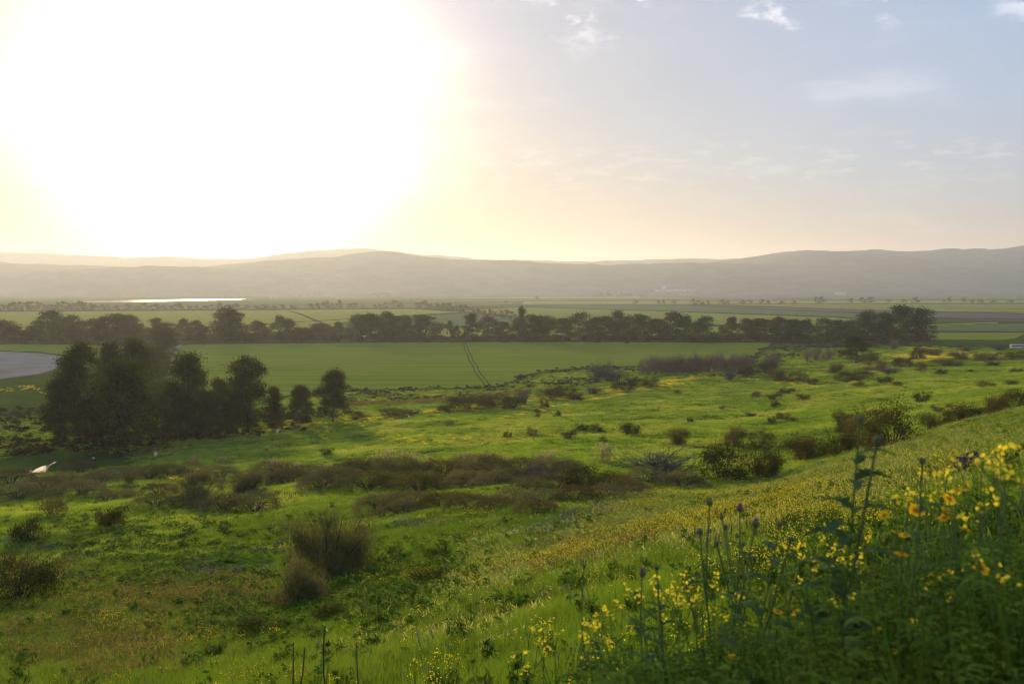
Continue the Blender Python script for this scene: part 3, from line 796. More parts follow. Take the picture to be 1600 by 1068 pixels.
B_BARE = [twig_bush(480 + k, 26, m_twig, flat=[0.6, 0.75, 0.9][k], erect=0.45, thick=0.009, levels=3) for k in range(3)]
B_SAPL = [dome_bush(500 + k, 1300, 0.15, m_twigr, flat=1.5, stems=16, lobes=12, lr=(0.14, 0.24), up=(0, 0, 1.6), asp=0.06, bark=m_twigr, sr=0.8) for k in range(4)]
B_THICK = [mound(520 + k, 4200, 0.030, m_heath, flat=[0.32, 0.28, 0.36, 0.30][k]) for k in range(4)]
B_THICKG = [mound(540 + k, 4200, 0.030, m_heathg, flat=[0.34, 0.30][k]) for k in range(2)]
SP = ('stem', 'foliage')
def shrub(label, kind, v, px, base, top, w, name='shrub', cat='shrub', group=None, far=False):
    parts = kind[v % len(kind)]
    pn = SP if len(parts) == 2 else ('stem',)
    return plant(name, label, cat, parts, px, base, top, w, pn, group, far=far)
# large ones on the near slope
shrub('large fuzzy grey-green broom bush in the middle of the near slope', B_BROOM, 0, 515, 914, 803, 128, 'broom_bush')
shrub('smaller feathery broom bush standing in front of the large broom', B_BROOM, 1, 466, 962, 880, 84, 'broom_bush')
shrub('rounded feathery bush behind the low thicket on the left slope', B_BROOM, 2, 305, 784, 734, 70, 'broom_bush')
shrub('dark feathery bush right of the rounded one on the left slope', B_BROOM, 1, 387, 772, 734, 54, 'broom_bush')
shrub('small open bush with bare stems alone on the left slope', B_SMALL, 0, 163, 827, 788, 40)
shrub('dim bush behind the small open one near the left side', B_SMALL, 1, 72, 812, 778, 38)
shrub('dark bush above the violet patch at the left edge', B_SMALL, 2, 35, 852, 812, 56)
shrub('wide dark bush cut by the left picture edge', B_LEAF, 2, 12, 948, 868, 120)
shrub('small brown bush left of the rounded feathery bush', B_SMALL, 3, 198, 757, 734, 28)
shrub('low green dome bush right of the large broom', B_LEAF, 2, 668, 926, 892, 66)
shrub('dark leafy weed bush at the foot of the small broom', B_LEAF, 0, 520, 985, 950, 70)
shrub('dark leafy weed bush left of the small broom', B_LEAF, 3, 400, 1010, 968, 74)
# gully bushes behind the slope's brow
shrub('grey bare twiggy thicket in the gully, widest of the bare ones', B_BARE, 0, 1036, 752, 692, 112, far=True)
shrub('bare grey twig bush at the left of the gully thicket', B_BARE, 1, 830, 758, 722, 70)
shrub('dark olive bush in the gully beside the bare grey thicket', B_LEAF, 0, 1130, 752, 690, 84, far=True)
shrub('second olive bush of the gully, towards the brow', B_LEAF, 3, 1190, 748, 692, 74, far=True)
shrub('dark round bush in front of the bare grey thicket', B_LEAF, 1, 918, 772, 722, 80)
shrub('rusty bush behind the olive gully bushes', B_RUST, 0, 1152, 700, 664, 36, far=True)
shrub('rusty-green bush right of the small rusty one above the gully', B_RUST, 1, 1190, 702, 668, 44, far=True)
shrub('brown bush above the bare grey thicket on the meadow', B_RUST, 2, 1060, 696, 668, 34)
shrub('dark bush low on the brow of the slope, left end of the brow row', B_LEAF, 1, 1206, 752, 712, 46, far=True)
shrub('dark spreading bush on the brow of the slope', B_RUST, 0, 1262, 722, 676, 76, far=True)
shrub('dark bush on the brow between the spreading bush and the big one', B_LEAF, 3, 1312, 716, 668, 56, far=True)
shrub('big rust-green bush with dark trunks on the brow of the slope', B_RUST, 1, 1396, 705, 624, 112, far=True)
shrub('leaning rusty bush just left of the big brow bush', B_RUST, 1, 1346, 704, 642, 56, far=True)
shrub('small dark bush behind the leaning rusty one', B_LEAF, 1, 1318, 680, 638, 34, far=True)
shrub('low brown bush right of the big brow bush', B_RUST, 2, 1462, 676, 644, 44, far=True)
shrub('red-brown bush along the brow, third from the right edge', B_RUST, 0, 1510, 664, 628, 60, far=True)
shrub('red-brown bush along the brow, second from the right edge', B_RUST, 2, 1556, 650, 614, 48, far=True)
shrub('dark bush on the brow at the right picture edge', B_LEAF, 2, 1596, 640, 606, 50, far=True)
# small bushes dotted over the bright meadow
MB_L = [(700, 666, 656, 15), (793, 685, 674, 14), (510, 713, 699, 16), (842, 646, 638, 10), (842, 653, 646, 9), (872, 652, 641, 13), (830, 682, 666, 16), (890, 686, 669, 26), (908, 673, 662, 18), (927, 674, 661, 18), (940, 676, 667, 13), (993, 680, 659, 31), (945, 692, 680, 12),
        (1062, 616, 608, 16), (1080, 661, 651, 10), (1176, 653, 644, 14), (1186, 622, 610, 16), (1210, 624, 612, 26), (1230, 616, 604, 25), (1258, 626, 615, 17), (1211, 637, 626, 14), (1223, 657, 643, 22), (1209, 663, 650, 13), (1241, 660, 650, 9), (1444, 629, 611, 24), (1467, 645, 632, 20), (1488, 639, 630, 13), (1342, 604, 594, 18),
        (1380, 598, 587, 24), (1408, 604, 595, 17), (1471, 586, 575, 17), (1541, 606, 594, 24), (1578, 603, 593, 24), (1551, 572, 563, 18), (1274, 600, 590, 18), (1520, 582, 577, 14), (1130, 640, 632, 10), (1330, 655, 646, 12), (1590, 583, 574, 20)]
MB_L.sort()
for k, (px, base, top, w) in enumerate(MB_L):
    size = 'larger' if w > 22 else ('tiny' if w < 12 else 'small')
    shrub(f'{size} dark bush on the bright meadow, {ordn(k + 1)} from the left', B_SMALL, k, px, base, top, w, 'meadow_bush', 'bush', 'bushes dotted over the meadow')
# scrub along the foot of the meadow
FOOT = [(1215, 596, 574, 36, 0), (1246, 598, 578, 32, 1), (1200, 584, 562, 30, 2), (1140, 594, 572, 26, 3), (1168, 588, 570, 26, 1), (1325, 597, 578, 40, 0), (1306, 583, 566, 30, 2), (1350, 592, 574, 34, 3), (1370, 578, 560, 34, 1), (1395, 585, 570, 44, 0), (1412, 572, 556, 30, 2), (1440, 580, 562, 16, 1), (1482, 573, 558, 44, 3), (1498, 562, 548, 30, 0), (1545, 564, 551, 46, 2), (1585, 562, 546, 44, 1), (1460, 556, 542, 30, 2), (1436, 562, 538, 24, 0), (1510, 549, 538, 30, 3), (1560, 547, 537, 30, 1),
        (735, 641, 614, 72, 2), (775, 637, 615, 50, 0), (695, 645, 632, 30, 2), (612, 652, 636, 56, 1), (640, 648, 638, 40, 3), (820, 633, 600, 26, 3), (862, 626, 600, 40, 1), (885, 622, 602, 30, 0), (900, 626, 613, 30, 2), (925, 616, 600, 36, 3), (975, 612, 594, 36, 0), (1018, 606, 586, 28, 1), (990, 602, 588, 30, 2), (850, 640, 622, 16, 1), (560, 655, 642, 34, 0), (800, 640, 616, 32, 2)]
FOOT.sort()
for k, (px, base, top, w, v) in enumerate(FOOT):
    kind = (B_LEAF, B_RUST, B_LEAF, B_BARE)[(k * 3 + v) % 4] if px > 1100 else (B_LEAF if v != 3 else B_BARE)
    tone = 'brown' if kind is B_RUST else ('bare grey' if kind is B_BARE else 'dark green')
    shrub(f'{tone} bush, {ordn(k + 1)} from the left in the scrub where meadow meets fields', kind, v, px, base, top, w, 'scrub_bush', 'bush', 'scrub along the foot of the meadow')
shrub('leaning bare tree with dark trunk beside the green field', B_BARE, 2, 934, 597, 562, 40, 'bare_tree', 'tree')
shrub('upright forked bare tree standing in the grey brush by the field', B_BARE, 2, 950, 595, 558, 22, 'bare_tree', 'tree')
shrub('wide grey brush bush around the two bare trees', B_BARE, 0, 962, 597, 570, 56)
shrub('thin bare sapling left of the red-brown sapling row', B_SAPL, 1, 1004, 584, 562, 12, 'bare_sapling', 'tree')
SA = [(1016 + i * 8.4 + r_.uniform(-2, 2), 583 - i * 0.15, 553 - i * 0.15 + r_.uniform(-3, 3), r_.uniform(19, 26)) for i in range(20)] + [(1205, 578, 548, 24), (1213, 576, 546, 18)]
for k, (px, base, top, w) in enumerate(SA):
    shrub(f'bare red-brown sapling, {ordn(k + 1)} from the left in the tight row by the field', B_SAPL, k, px, base, top, w, 'bare_sapling', 'tree', 'row of bare saplings by the field')
for k, (px, base, top, w) in enumerate([(1262, 565, 543, 14), (1276, 563, 540, 18), (1296, 562, 541, 20), (1400, 546, 527, 14)]):
    shrub(f'bare brown sapling group, {ordn(k + 1)} from the left near the dark round tree', B_SAPL, k, px, base, top, w, 'bare_sapling', 'tree', 'bare saplings near the round tree')
# mounds of the low thicket
TH = [(185, 748, 736, 60), (228, 748, 733, 52), (262, 746, 732, 50), (296, 744, 728, 40), (340, 748, 732, 46), (428, 742, 728, 60), (410, 762, 744, 46), (450, 756, 740, 56), (482, 750, 733, 60), (520, 756, 736, 64), (545, 748, 727, 70), (500, 762, 746, 60), (580, 744, 722, 70), (620, 746, 722, 60),
      (572, 764, 742, 74), (610, 762, 746, 56), (655, 768, 742, 64), (648, 748, 728, 60), (690, 766, 748, 60), (690, 744, 724, 66), (735, 740, 716, 66), (770, 742, 718, 50), (735, 762, 742, 66), (772, 764, 742, 60), (800, 760, 738, 50), (745, 752, 730, 60), (815, 745, 722, 60), (855, 748, 722, 60), (890, 748, 724, 50), (870, 768, 746, 60), (960, 768, 746, 60), (830, 772, 754, 56), (985, 776, 756, 54),
      (590, 798, 778, 60), (640, 796, 774, 72), (690, 796, 776, 66), (735, 800, 778, 66), (775, 804, 784, 56), (630, 806, 790, 70), (800, 790, 774, 60), (850, 792, 774, 66), (900, 786, 766, 60), (945, 782, 764, 56), (840, 804, 788, 54), (244, 776, 761, 44), (236, 792, 779, 50), (345, 800, 778, 60), (392, 802, 776, 72), (300, 795, 783, 34), (190, 781, 772, 26), (160, 783, 773, 24), (120, 772, 756, 60), (60, 768, 752, 60), (92, 760, 744, 46), (150, 756, 742, 50), (20, 780, 762, 60), (120, 738, 728, 40), (10, 756, 740, 56), (1010, 758, 738, 60), (1070, 762, 742, 56)]
TH.sort()
for k, (px, base, top, w) in enumerate(TH):
    gk = px in (572, 610, 655, 690)
    tone = 'olive-green' if gk else 'dark brown'
    shrub(f'{tone} low thicket mound, {ordn(k + 1)} from the left in the scrub belt', B_THICKG if gk else B_THICK, k, px, base + 2, top - 8, w * 1.3, 'thicket_mound', 'thicket', 'low thicket mounds of the scrub belt', far=px > 980)

# reeds: dry stems with pale plumes
m_reed = leafmat('dry_reed', (0.20, 0.155, 0.09), (0.30, 0.24, 0.15), None, tr=0.35, rnd=0.15)
m_plume = leafmat('reed_plume', (0.36, 0.29, 0.21), (0.50, 0.41, 0.30), None, tr=0.45, rnd=0.1)
def reed(seed, n=60):
    r = np.random.default_rng(seed); a = MB(); b = MB()
    for k in range(n):
        x, y = r.normal(size=2) * 0.25; h = r.uniform(0.55, 1.0); lx, ly = r.normal(size=2) * 0.08
        P = np.array([(x, y, 0), (x + lx * 0.4, y + ly * 0.4, h * 0.5), (x + lx, y + ly, h * 0.9)])
        a.tube(P, [0.006, 0.005, 0.003], 3, a=r.random())
        C = P[1] + (P[2] - P[1]) * r.random((3, 1)); a.cards(C, 0.22, 0.016, up=(0, 0, 0.9))
        C = P[2] + np.array([lx * 0.3, ly * 0.3, 0.1]) * r.random((5, 1)); b.cards(C, 0.12, 0.03, up=(lx * 3, ly * 3, 1.2))
    return a.mesh('stem', m_reed), b.mesh('plume', m_plume)
REEDS = [reed(600 + k) for k in range(3)]
for k, (px, base, top, w) in enumerate([(424, 744, 716, 30), (460, 742, 722, 20), (605, 736, 701, 36), (640, 734, 704, 30), (668, 738, 712, 20), (728, 732, 706, 26), (758, 732, 705, 26), (790, 738, 712, 24), (845, 732, 706, 24), (862, 730, 700, 20), (946, 726, 692, 34), (300, 726, 712, 20), (345, 724, 712, 18)]):
    plant('reed_clump', f'dry reed clump with pale plumes, {ordn(k + 1)} in order along the scrub belt' if k < 11 else f'dry reed clump beyond the scrub belt near the path, {ordn(k - 10)} from its bend', 'reeds', REEDS[k % 3], px, base, top, w, ('stem', 'plume'), 'dry reeds of the scrub belt')

# ------------------------------------------------------------------ scattered ground cover (geometry nodes on computed points)
def scatter(name, pts, rotz, scl, idx, sources, label, cat):
    me = bpy.data.meshes.new(name)
    pts = np.asarray(pts, np.float32); n = len(pts)
    me.vertices.add(n); me.vertices.foreach_set('co', pts.ravel())
    at = me.attributes.new('rot', 'FLOAT_VECTOR', 'POINT'); at.data.foreach_set('vector', np.asarray(rotz, np.float32).ravel())
    at = me.attributes.new('scl', 'FLOAT_VECTOR', 'POINT'); at.data.foreach_set('vector', np.asarray(scl, np.float32).ravel())
    at = me.attributes.new('idx', 'INT', 'POINT'); at.data.foreach_set('value', np.asarray(idx, np.int32))
    o = ob(name, me)
    tag(o, label, cat, kind='stuff')
    col = bpy.data.collections.new(name + '_kinds')
    for k, s in enumerate(sources):
        col.objects.link(bpy.data.objects.new('%s_kind_%02d' % (name, k), s))
    ng = bpy.data.node_groups.new(name, 'GeometryNodeTree')
    ng.interface.new_socket('Geometry', in_out='INPUT', socket_type='NodeSocketGeometry')
    ng.interface.new_socket('Geometry', in_out='OUTPUT', socket_type='NodeSocketGeometry')
    N = ng.nodes.new; L = ng.links.new
    gi = N('NodeGroupInput'); go = N('NodeGroupOutput'); ip = N('GeometryNodeInstanceOnPoints'); ci = N('GeometryNodeCollectionInfo'); mp = N('GeometryNodeMeshToPoints')
    ci.inputs[0].default_value = col; ci.inputs[1].default_value = True; ci.inputs[2].default_value = True
    def na(nm, ty):
        q = N('GeometryNodeInputNamedAttribute'); q.data_type = ty; q.inputs[0].default_value = nm; return q.outputs[0]
    L(gi.outputs[0], mp.inputs[0]); L(mp.outputs[0], ip.inputs['Points']); L(ci.outputs[0], ip.inputs['Instance'])
    ip.inputs['Pick Instance'].default_value = True
    L(na('idx', 'INT'), ip.inputs['Instance Index'])
    e2r = N('FunctionNodeEulerToRotation'); L(na('rot', 'FLOAT_VECTOR'), e2r.inputs[0]); L(e2r.outputs[0], ip.inputs['Rotation'])
    L(na('scl', 'FLOAT_VECTOR'), ip.inputs['Scale']); L(ip.outputs[0], go.inputs[0])
    md = o.modifiers.new('scatter', 'NODES'); md.node_group = ng
    return o
def grass_mesh(name, n, rad, h, w, material, lean=0.35, seed=0, heads=None, seg=3):
    r = np.random.default_rng(seed); b = MB()
    for k in range(n):
        q = rad * math.sqrt(r.random()); az = r.uniform(0, 6.28)
        p = np.array([q * math.cos(az), q * math.sin(az), -0.03])
        hh = h * r.uniform(0.45, 1.0); la = r.uniform(0, 6.28); ll = hh * lean * r.uniform(0.2, 1.3)
        ld = np.array([math.cos(la), math.sin(la), 0]); side = np.array([-math.sin(la + r.normal()), math.cos(la), 0.0]); side /= np.linalg.norm(side)
        ww = w * r.uniform(0.6, 1.2) / 2
        V = []; A = []
        for s in range(seg):
            u = s / seg
            c = p + ld * ll * u ** 2 + np.array([0, 0, hh * u * (1 - 0.12 * u)])
            V += [c - side * ww * (1 - 0.55 * u), c + side * ww * (1 - 0.55 * u)]; A += [u, u]
        V.append(p + ld * ll + np.array([0, 0, hh * 0.9])); A.append(1.0)
        b.add(V, [(2 * s, 2 * s + 1, 2 * s + 3, 2 * s + 2) for s in range(seg - 1)], [(2 * seg - 2, 2 * seg - 1, 2 * seg)], a=np.array(A))
        if heads and r.random() < heads:
            c = p + ld * ll + np.array([0, 0, hh * 0.9])
            b.cards(c + (ld * 0.3 + np.array([0, 0, 1])) * np.linspace(0, 0.05, 2)[:, None] * h * 2, 0.10 * h * 2, 0.016 * h * 2.4, up=ld * 0.8 + np.array([0, 0, 1.0]), a=np.full(2, 1.6))
    return b.mesh(name, material)
def grassmat(name, root, tip, dry, head, tr=0.45, rnd=0.3, ps=0.10, dryamt=0.8):
    m, t, o = mat(name)
    h = attr(t, 'var')
    pos = t.n('ShaderNodeNewGeometry').outputs['Position']
    c = t.mix(t.m('MINIMUM', h, 1.0), root, tip)
    c = t.mix(t.m('MULTIPLY', t.ramp(t.noise(pos, ps, 4, 0.6), 0.42, 0.66), dryamt), c, dry)
    c = t.mix(t.ramp(h, 1.1, 1.4), c, head)
    rn = t.n('ShaderNodeObjectInfo').outputs['Random']
    c = t.v('SCALE', c, t.m('MULTIPLY_ADD', rn, rnd * 2, 1 - rnd))
    d = t.n('ShaderNodeBsdfDiffuse'); t.put(d.inputs[0], c)
    tl = t.n('ShaderNodeBsdfTranslucent'); t.put(tl.inputs[0], t.v('MULTIPLY', c, (1.25, 1.2, 0.6)))
    mx = t.n('ShaderNodeMixShader'); mx.inputs[0].default_value = tr
    t.l.new(d.outputs[0], mx.inputs[1]); t.l.new(tl.outputs[0], mx.inputs[2]); t.l.new(mx.outputs[0], o.inputs[0])
    return m
g_green = grassmat('grass_green', (0.065, 0.135, 0.014), (0.150, 0.265, 0.032), (0.140, 0.215, 0.036), (0.28, 0.27, 0.10))
g_pale = grassmat('grass_pale', (0.090, 0.160, 0.022), (0.20, 0.29, 0.065), (0.19, 0.245, 0.06), (0.34, 0.36, 0.15))
g_dry = grassmat('grass_dry', (0.070, 0.095, 0.020), (0.125, 0.145, 0.04), (0.12, 0.125, 0.04), (0.16, 0.15, 0.06))
g_mead = grassmat('grass_meadow', (0.11, 0.22, 0.020), (0.27, 0.42, 0.05), (0.37, 0.44, 0.08), (0.2, 0.2, 0.1), ps=0.06)
m_yel = leafmat('mustard_petal', (0.80, 0.68, 0.03), (0.90, 0.80, 0.08), None, tr=0.4, rnd=0.12)
m_blue = leafmat('lupin_petal', (0.085, 0.09, 0.20), (0.13, 0.13, 0.27), None, tr=0.3, rnd=0.2)
m_weed = leafmat('weed_leaf', (0.05, 0.105, 0.014), (0.11, 0.19, 0.03), (0.09, 0.15, 0.026), tr=0.35, rnd=0.3, pscale=0.8)
def stalk_flowers(name, n, rad, h, petal, stem, dots, size, seed, spike=False):
    """clump of flowering stalks: thin green stems, petals bunched at the tops (two materials in one clump)"""
    r = np.random.default_rng(seed); b = MB(); f = MB()
    for k in range(n):
        q = rad * math.sqrt(r.random()); az = r.uniform(0, 6.28); x, y = q * math.cos(az), q * math.sin(az); hh = h * r.uniform(0.6, 1.05)
        lx, ly = r.normal(size=2) * 0.12 * hh
        P = np.array([(x, y, -0.03), (x + lx * .4, y + ly * .4, hh * .55), (x + lx, y + ly, hh)])
        b.tube(P, [0.005, 0.004, 0.002], 3, a=r.random())
        b.cards(P[0] + (P[1] - P[0]) * r.random((3, 1)), 0.10 * h * 1.6, 0.03 * h * 1.6, up=(lx, ly, 0.4))
        C = P[2] + r.normal(size=(dots, 3)) * np.array([0.03, 0.03, 0.035]) * (h / 0.5)
        if spike: C = P[1] + (P[2] - P[1]) * np.linspace(0.2, 1, dots)[:, None] + r.normal(size=(dots, 3)) * 0.012
        f.cards(C, size, size * 0.8)
    me = b.mesh(name, stem)
    mf = f.mesh(name, petal)
    # join: petals appended to the same mesh under a second material
    nb = len(me.vertices); Vb = np.concatenate(b.V + f.V); Ab = np.concatenate(b.A + f.A)
    Q = np.concatenate(b.Q + [q + b.n for q in f.Q])
    mj = mk(name, Vb, [Q], stem, {'var': Ab}); mj.materials.append(petal)
    mi = np.zeros(len(Q), np.int32); mi[sum(len(q) for q in b.Q):] = 1
    mj.polygons.foreach_set('material_index', mi)
    bpy.data.meshes.remove(me); bpy.data.meshes.remove(mf)
    return mj
def weed(name, seed, n=26, h=0.5, material=None, wide=0.05):
    r = np.random.default_rng(seed); b = MB()
    for k in range(4):
        az = r.uniform(0, 6.28); P = np.array([(0, 0, -0.03), (0.1 * math.cos(az) * h, 0.1 * math.sin(az) * h, h * .5), (0.28 * math.cos(az) * h, 0.28 * math.sin(az) * h, h * r.uniform(.75, 1))])
        b.tube(P, [0.006, 0.005, 0.003], 3)
        q = r.random((n, 1)); C = np.where(q < .5, P[0] + (P[1] - P[0]) * q * 2, P[1] + (P[2] - P[1]) * (q * 2 - 1)) + r.normal(size=(n, 3)) * 0.07 * h
        b.cards(C, 0.26 * h * (0.5 + r.random(n)), wide * (0.5 + r.random(n)), up=(0.2 * math.cos(az), 0.2 * math.sin(az), 0.5))
    return b.mesh(name, material or m_weed)
GR = ([grass_mesh('grass_a%d' % k, 44, 0.22, 0.46, 0.008, g_green, seed=k, lean=0.22) for k in range(3)]
      + [grass_mesh('grass_p%d' % k, 30, 0.22, 0.50, 0.008, g_pale, seed=10 + k, heads=0.22, lean=0.28) for k in range(3)]
      + [grass_mesh('grass_d%d' % k, 24, 0.22, 0.55, 0.007, g_dry, seed=20 + k, heads=0.6, lean=0.3) for k in range(2)]
      + [weed('weed_%d' % k, 30 + k) for k in range(2)])
FL = ([stalk_flowers('mustard_%d' % k, 7, 0.22, 0.62, m_yel, m_weed, 7, 0.017, 40 + k) for k in range(3)]
      + [stalk_flowers('lupin_%d' % k, 9, 0.22, 0.42, m_blue, m_weed, 8, 0.024, 50 + k, spike=True) for k in range(2)])
MG = [grass_mesh('meadow_%d' % k, 46, 0.75, 0.42, 0.040, g_mead, seed=60 + k, seg=2, lean=0.4) for k in range(3)]
MF = [stalk_flowers('meadow_mustard_%d' % k, 26, 0.75, 0.62, m_yel, m_weed, 5, 0.075, 70 + k) for k in range(2)]

def blobs(px, py, lst):
    s = np.zeros_like(px)
    for cx, cy, sx, sy, w, *rot in lst:
        a = rot[0] if rot else 0.0
        dx = (px - cx) * math.cos(a) + (py - cy) * math.sin(a); dy = -(px - cx) * math.sin(a) + (py - cy) * math.cos(a)
        s = np.maximum(s, w * np.exp(-(dx / sx) ** 2 - (dy / sy) ** 2))
    return s
SL = -0.27
Z_YEL = [(1130, 815, 130, 26, .8, SL), (1000, 800, 90, 14, .55, SL), (1250, 790, 120, 28, .7, SL), (720, 815, 70, 16, .7, SL), (1180, 730, 60, 9, .6, SL), (930, 785, 60, 9, .6), (680, 860, 90, 20, .45), (900, 880, 110, 30, .45, SL), (1320, 850, 80, 40, .4), (1200, 930, 100, 40, .15),
         (70, 945, 70, 14, .6), (150, 1000, 60, 16, .4), (110, 855, 40, 8, .5), (270, 785, 25, 6, .6), (740, 940, 20, 14, .5), (560, 930, 30, 20, .3), (620, 920, 40, 10, .5), (1500, 760, 120, 40, .25), (300, 1030, 60, 20, .3), (1450, 690, 150, 12, .15, SL)]
Z_BLU = [(880, 830, 60, 12, .6, SL), (960, 800, 50, 8, .6, SL), (660, 830, 50, 10, .6), (60, 858, 50, 14, .7), (350, 905, 60, 14, .6), (420, 875, 40, 8, .6), (760, 870, 30, 8, .3), (1290, 730, 60, 8, .5, SL), (1350, 712, 60, 5, .5, SL), (830, 860, 40, 14, .35), (1560, 655, 60, 6, .3, SL)]
Z_PALE = [(1300, 760, 330, 60, 1.0, SL), (1000, 830, 240, 50, .7, SL), (800, 900, 160, 60, .45, SL), (1500, 690, 160, 40, .9, SL), (700, 1000, 120, 40, .35)]
Z_DRY = [(260, 945, 150, 26, .8), (120, 1020, 150, 50, .6), (330, 925, 60, 20, .5), (900, 880, 90, 22, .3, SL), (1000, 860, 60, 16, .4, SL), (60, 905, 90, 26, .5)]
Z_WEED = [(560, 940, 120, 40, .7), (650, 905, 70, 30, .7), (380, 990, 90, 30, .6), (300, 900, 150, 40, .45), (200, 860, 150, 40, .4), (1180, 800, 40, 12, .35), (1450, 950, 200, 100, .6)]
def proj(x, y, z):
    return 800 + F * x / y, HOR + F * (EYE - z) / y
def field_pts(n, d0, d1, tmax, k):
    """points over the wedge of ground in view, density falling as d**-k"""
    u = rng.random(n); e = 2 - k
    d = (d0 ** e + u * (d1 ** e - d0 ** e)) ** (1 / e) if abs(e) > 1e-3 else d0 * (d1 / d0) ** u
    t = rng.uniform(-tmax, tmax, n)
    x = t * d; z = hgt(x, d)
    return x, d, z
def put(name, x, y, z, idx, sxy, sz, src, label, cat, tilt=0.12):
    n = len(x)
    rot = np.column_stack([rng.normal(size=n) * tilt, rng.normal(size=n) * tilt, rng.uniform(0, 6.28, n)])
    scatter(name, np.column_stack([x, y, z]), rot, np.column_stack([sxy, sxy, sz]), idx, src, label, cat)
# near slope, up to the brow and into the gully
ROCKS = [G(*p) for p in ((1532, 742), (1506, 752), (1438, 760), (686, 870), (672, 936), (436, 860), (325, 1032))]
def clear(x, y):
    k = np.ones(len(x), bool)
    for rx, ry, _ in ROCKS:
        s = ry / 22.0
        k &= ~((np.abs(x - rx * y / ry) < 0.45 * s) & (y < ry + 0.3) & (y > ry - 2.6 * s))
    return k
x, y, z = field_pts(210000, 2.6, 95, 0.60, 1.5)
ok = clear(x, y); x, y, z = x[ok], y[ok], z[ok]
px, py = proj(x, y, z)
jit = 1.0 + 0.9 * fbm(x / 3.0, y / 3.0, 3)
u = rng.random(len(x))
pp, pd, pw = blobs(px, py, Z_PALE) * jit, blobs(px, py, Z_DRY) * jit, blobs(px, py, Z_WEED) * jit
cls = np.where(u < pd * 0.25, 2, np.where(u < pd * 0.25 + pp * 0.50, 1, np.where(rng.random(len(x)) < pw * 0.22 + 0.006, 3, 0)))
idx = np.choose(cls, [rng.integers(0, 3, len(x)), rng.integers(3, 6, len(x)), rng.integers(6, 8, len(x)), rng.integers(8, 10, len(x))])
wd = np.clip(0.5 + y / 30, 0.6, 2.4) * rng.uniform(0.75, 1.3, len(x))
hh = rng.uniform(0.6, 1.15, len(x)) * np.clip(0.85 + 0.5 * fbm(x / 5 + 3, y / 5, 3), 0.5, 1.4)
put('slope_grass', x, y, z, idx, wd, hh, GR, 'tall wild grass and weeds covering the near hillside', 'grass')
# flowers on the near slope
x, y, z = field_pts(60000, 4, 95, 0.62, 1.5)
ok = clear(x, y); x, y, z = x[ok], y[ok], z[ok]
px, py = proj(x, y, z)
jit = np.clip(0.8 + 3.4 * fbm(x / 3.2 + 9, y / 3.2, 3), 0, 2.4)
yk = rng.random(len(x)) < blobs(px, py, Z_YEL) * np.clip(y / 36, 0.06, 0.38) * jit + 0.004
sel = yk
put('mustard_flowers', x[sel], y[sel], z[sel], rng.integers(0, 3, sel.sum()), np.clip(0.6 + y[sel] / 34, .7, 2.2), rng.uniform(.8, 1.1, sel.sum()), FL[:3], 'yellow mustard flowers in drifts over the near hillside', 'wildflowers')
bk = (~yk) & (rng.random(len(x)) < blobs(px, py, Z_BLU) * 0.8 * jit + 0.003)
put('lupin_flowers', x[bk], y[bk], z[bk], rng.integers(0, 2, bk.sum()), np.clip(0.6 + y[bk] / 30, .7, 2.4), rng.uniform(.8, 1.2, bk.sum()), FL[3:], 'blue-violet lupins in small drifts on the hillside', 'wildflowers')
# the far meadow and gully floor
x, y, z = field_pts(105000, 62, 560, 0.60, 1.3)
ok = (z > 0.05) & (np.hypot((x - POOL[0]) / 15, (y - POOL[1]) / 20) > 1)
x, y, z = x[ok], y[ok], z[ok]
px, py = proj(x, y, z)
wd = np.clip(y / 130, 0.7, 2.2) * rng.uniform(0.8, 1.4, len(x))
put('meadow_grass', x, y, z, rng.integers(0, 3, len(x)), wd, rng.uniform(0.55, 1.2, len(x)) * (0.9 + 0.7 * fbm(x / 9, y / 9, 3)), MG, 'bright green grass of the meadow below the hillside', 'grass')
Z_MY = [(480, 668, 80, 4, .8, -0.12), (600, 655, 90, 3, .8, -0.13), (720, 641, 60, 3, .7, -.1), (520, 672, 60, 4, .2, -.15), (850, 628, 60, 3, .7, -.1), (960, 612, 30, 3, .9, -.1), (1060, 598, 50, 5, 1.0, -.2), (1130, 590, 40, 4, .9), (950, 622, 120, 2, .6, -.2), (1450, 558, 40, 4, 1.2), (1500, 557, 22, 3, 1.2), (1425, 563, 24, 3, .9), (1440, 547, 20, 3, .7), (1550, 556, 40, 2, .6), (1165, 592, 30, 3, .6), (1210, 588, 60, 3, .4), (170, 708, 18, 4, .6), (660, 690, 120, 6, .15), (270, 752, 30, 8, .35), (1300, 600, 80, 2, .25),
        (20, 608, 30, 3, .3), (80, 618, 30, 3, .15)]
x, y, z = field_pts(70000, 110, 620, 0.60, 1.0)
px, py = proj(x, y, z)
sel = ((z > 0.06) | (px < 150)) & (rng.random(len(x)) < blobs(px, py, Z_MY) * np.clip(1 + 1.8 * fbm(x / 6, y / 6, 3), 0, 2) * 0.8)
put('meadow_mustard', x[sel], y[sel], z[sel], rng.integers(0, 2, sel.sum()), np.clip(y[sel] / 180, .8, 2.2), rng.uniform(.8, 1.3, sel.sum()), MF, 'yellow mustard in bloom along the path and field edge', 'wildflowers')
# dry reedy strip where the green field ends
n = 1700; pxx = rng.uniform(540, 830, n); pb = np.interp(pxx, [540, 620, 700, 760, 830], [634, 634, 629, 622, 614]) + rng.normal(size=n) * 2.0
d = EYE * F / (pb - HOR); x = (pxx - 800) / F * d; z = hgt(x, d)
put('field_edge_reeds', x, d, z, rng.integers(6, 8, n), rng.uniform(1.2, 2.4, n), rng.uniform(0.9, 1.9, n), GR, 'dry brownish reeds along the near edge of the green field', 'reeds')
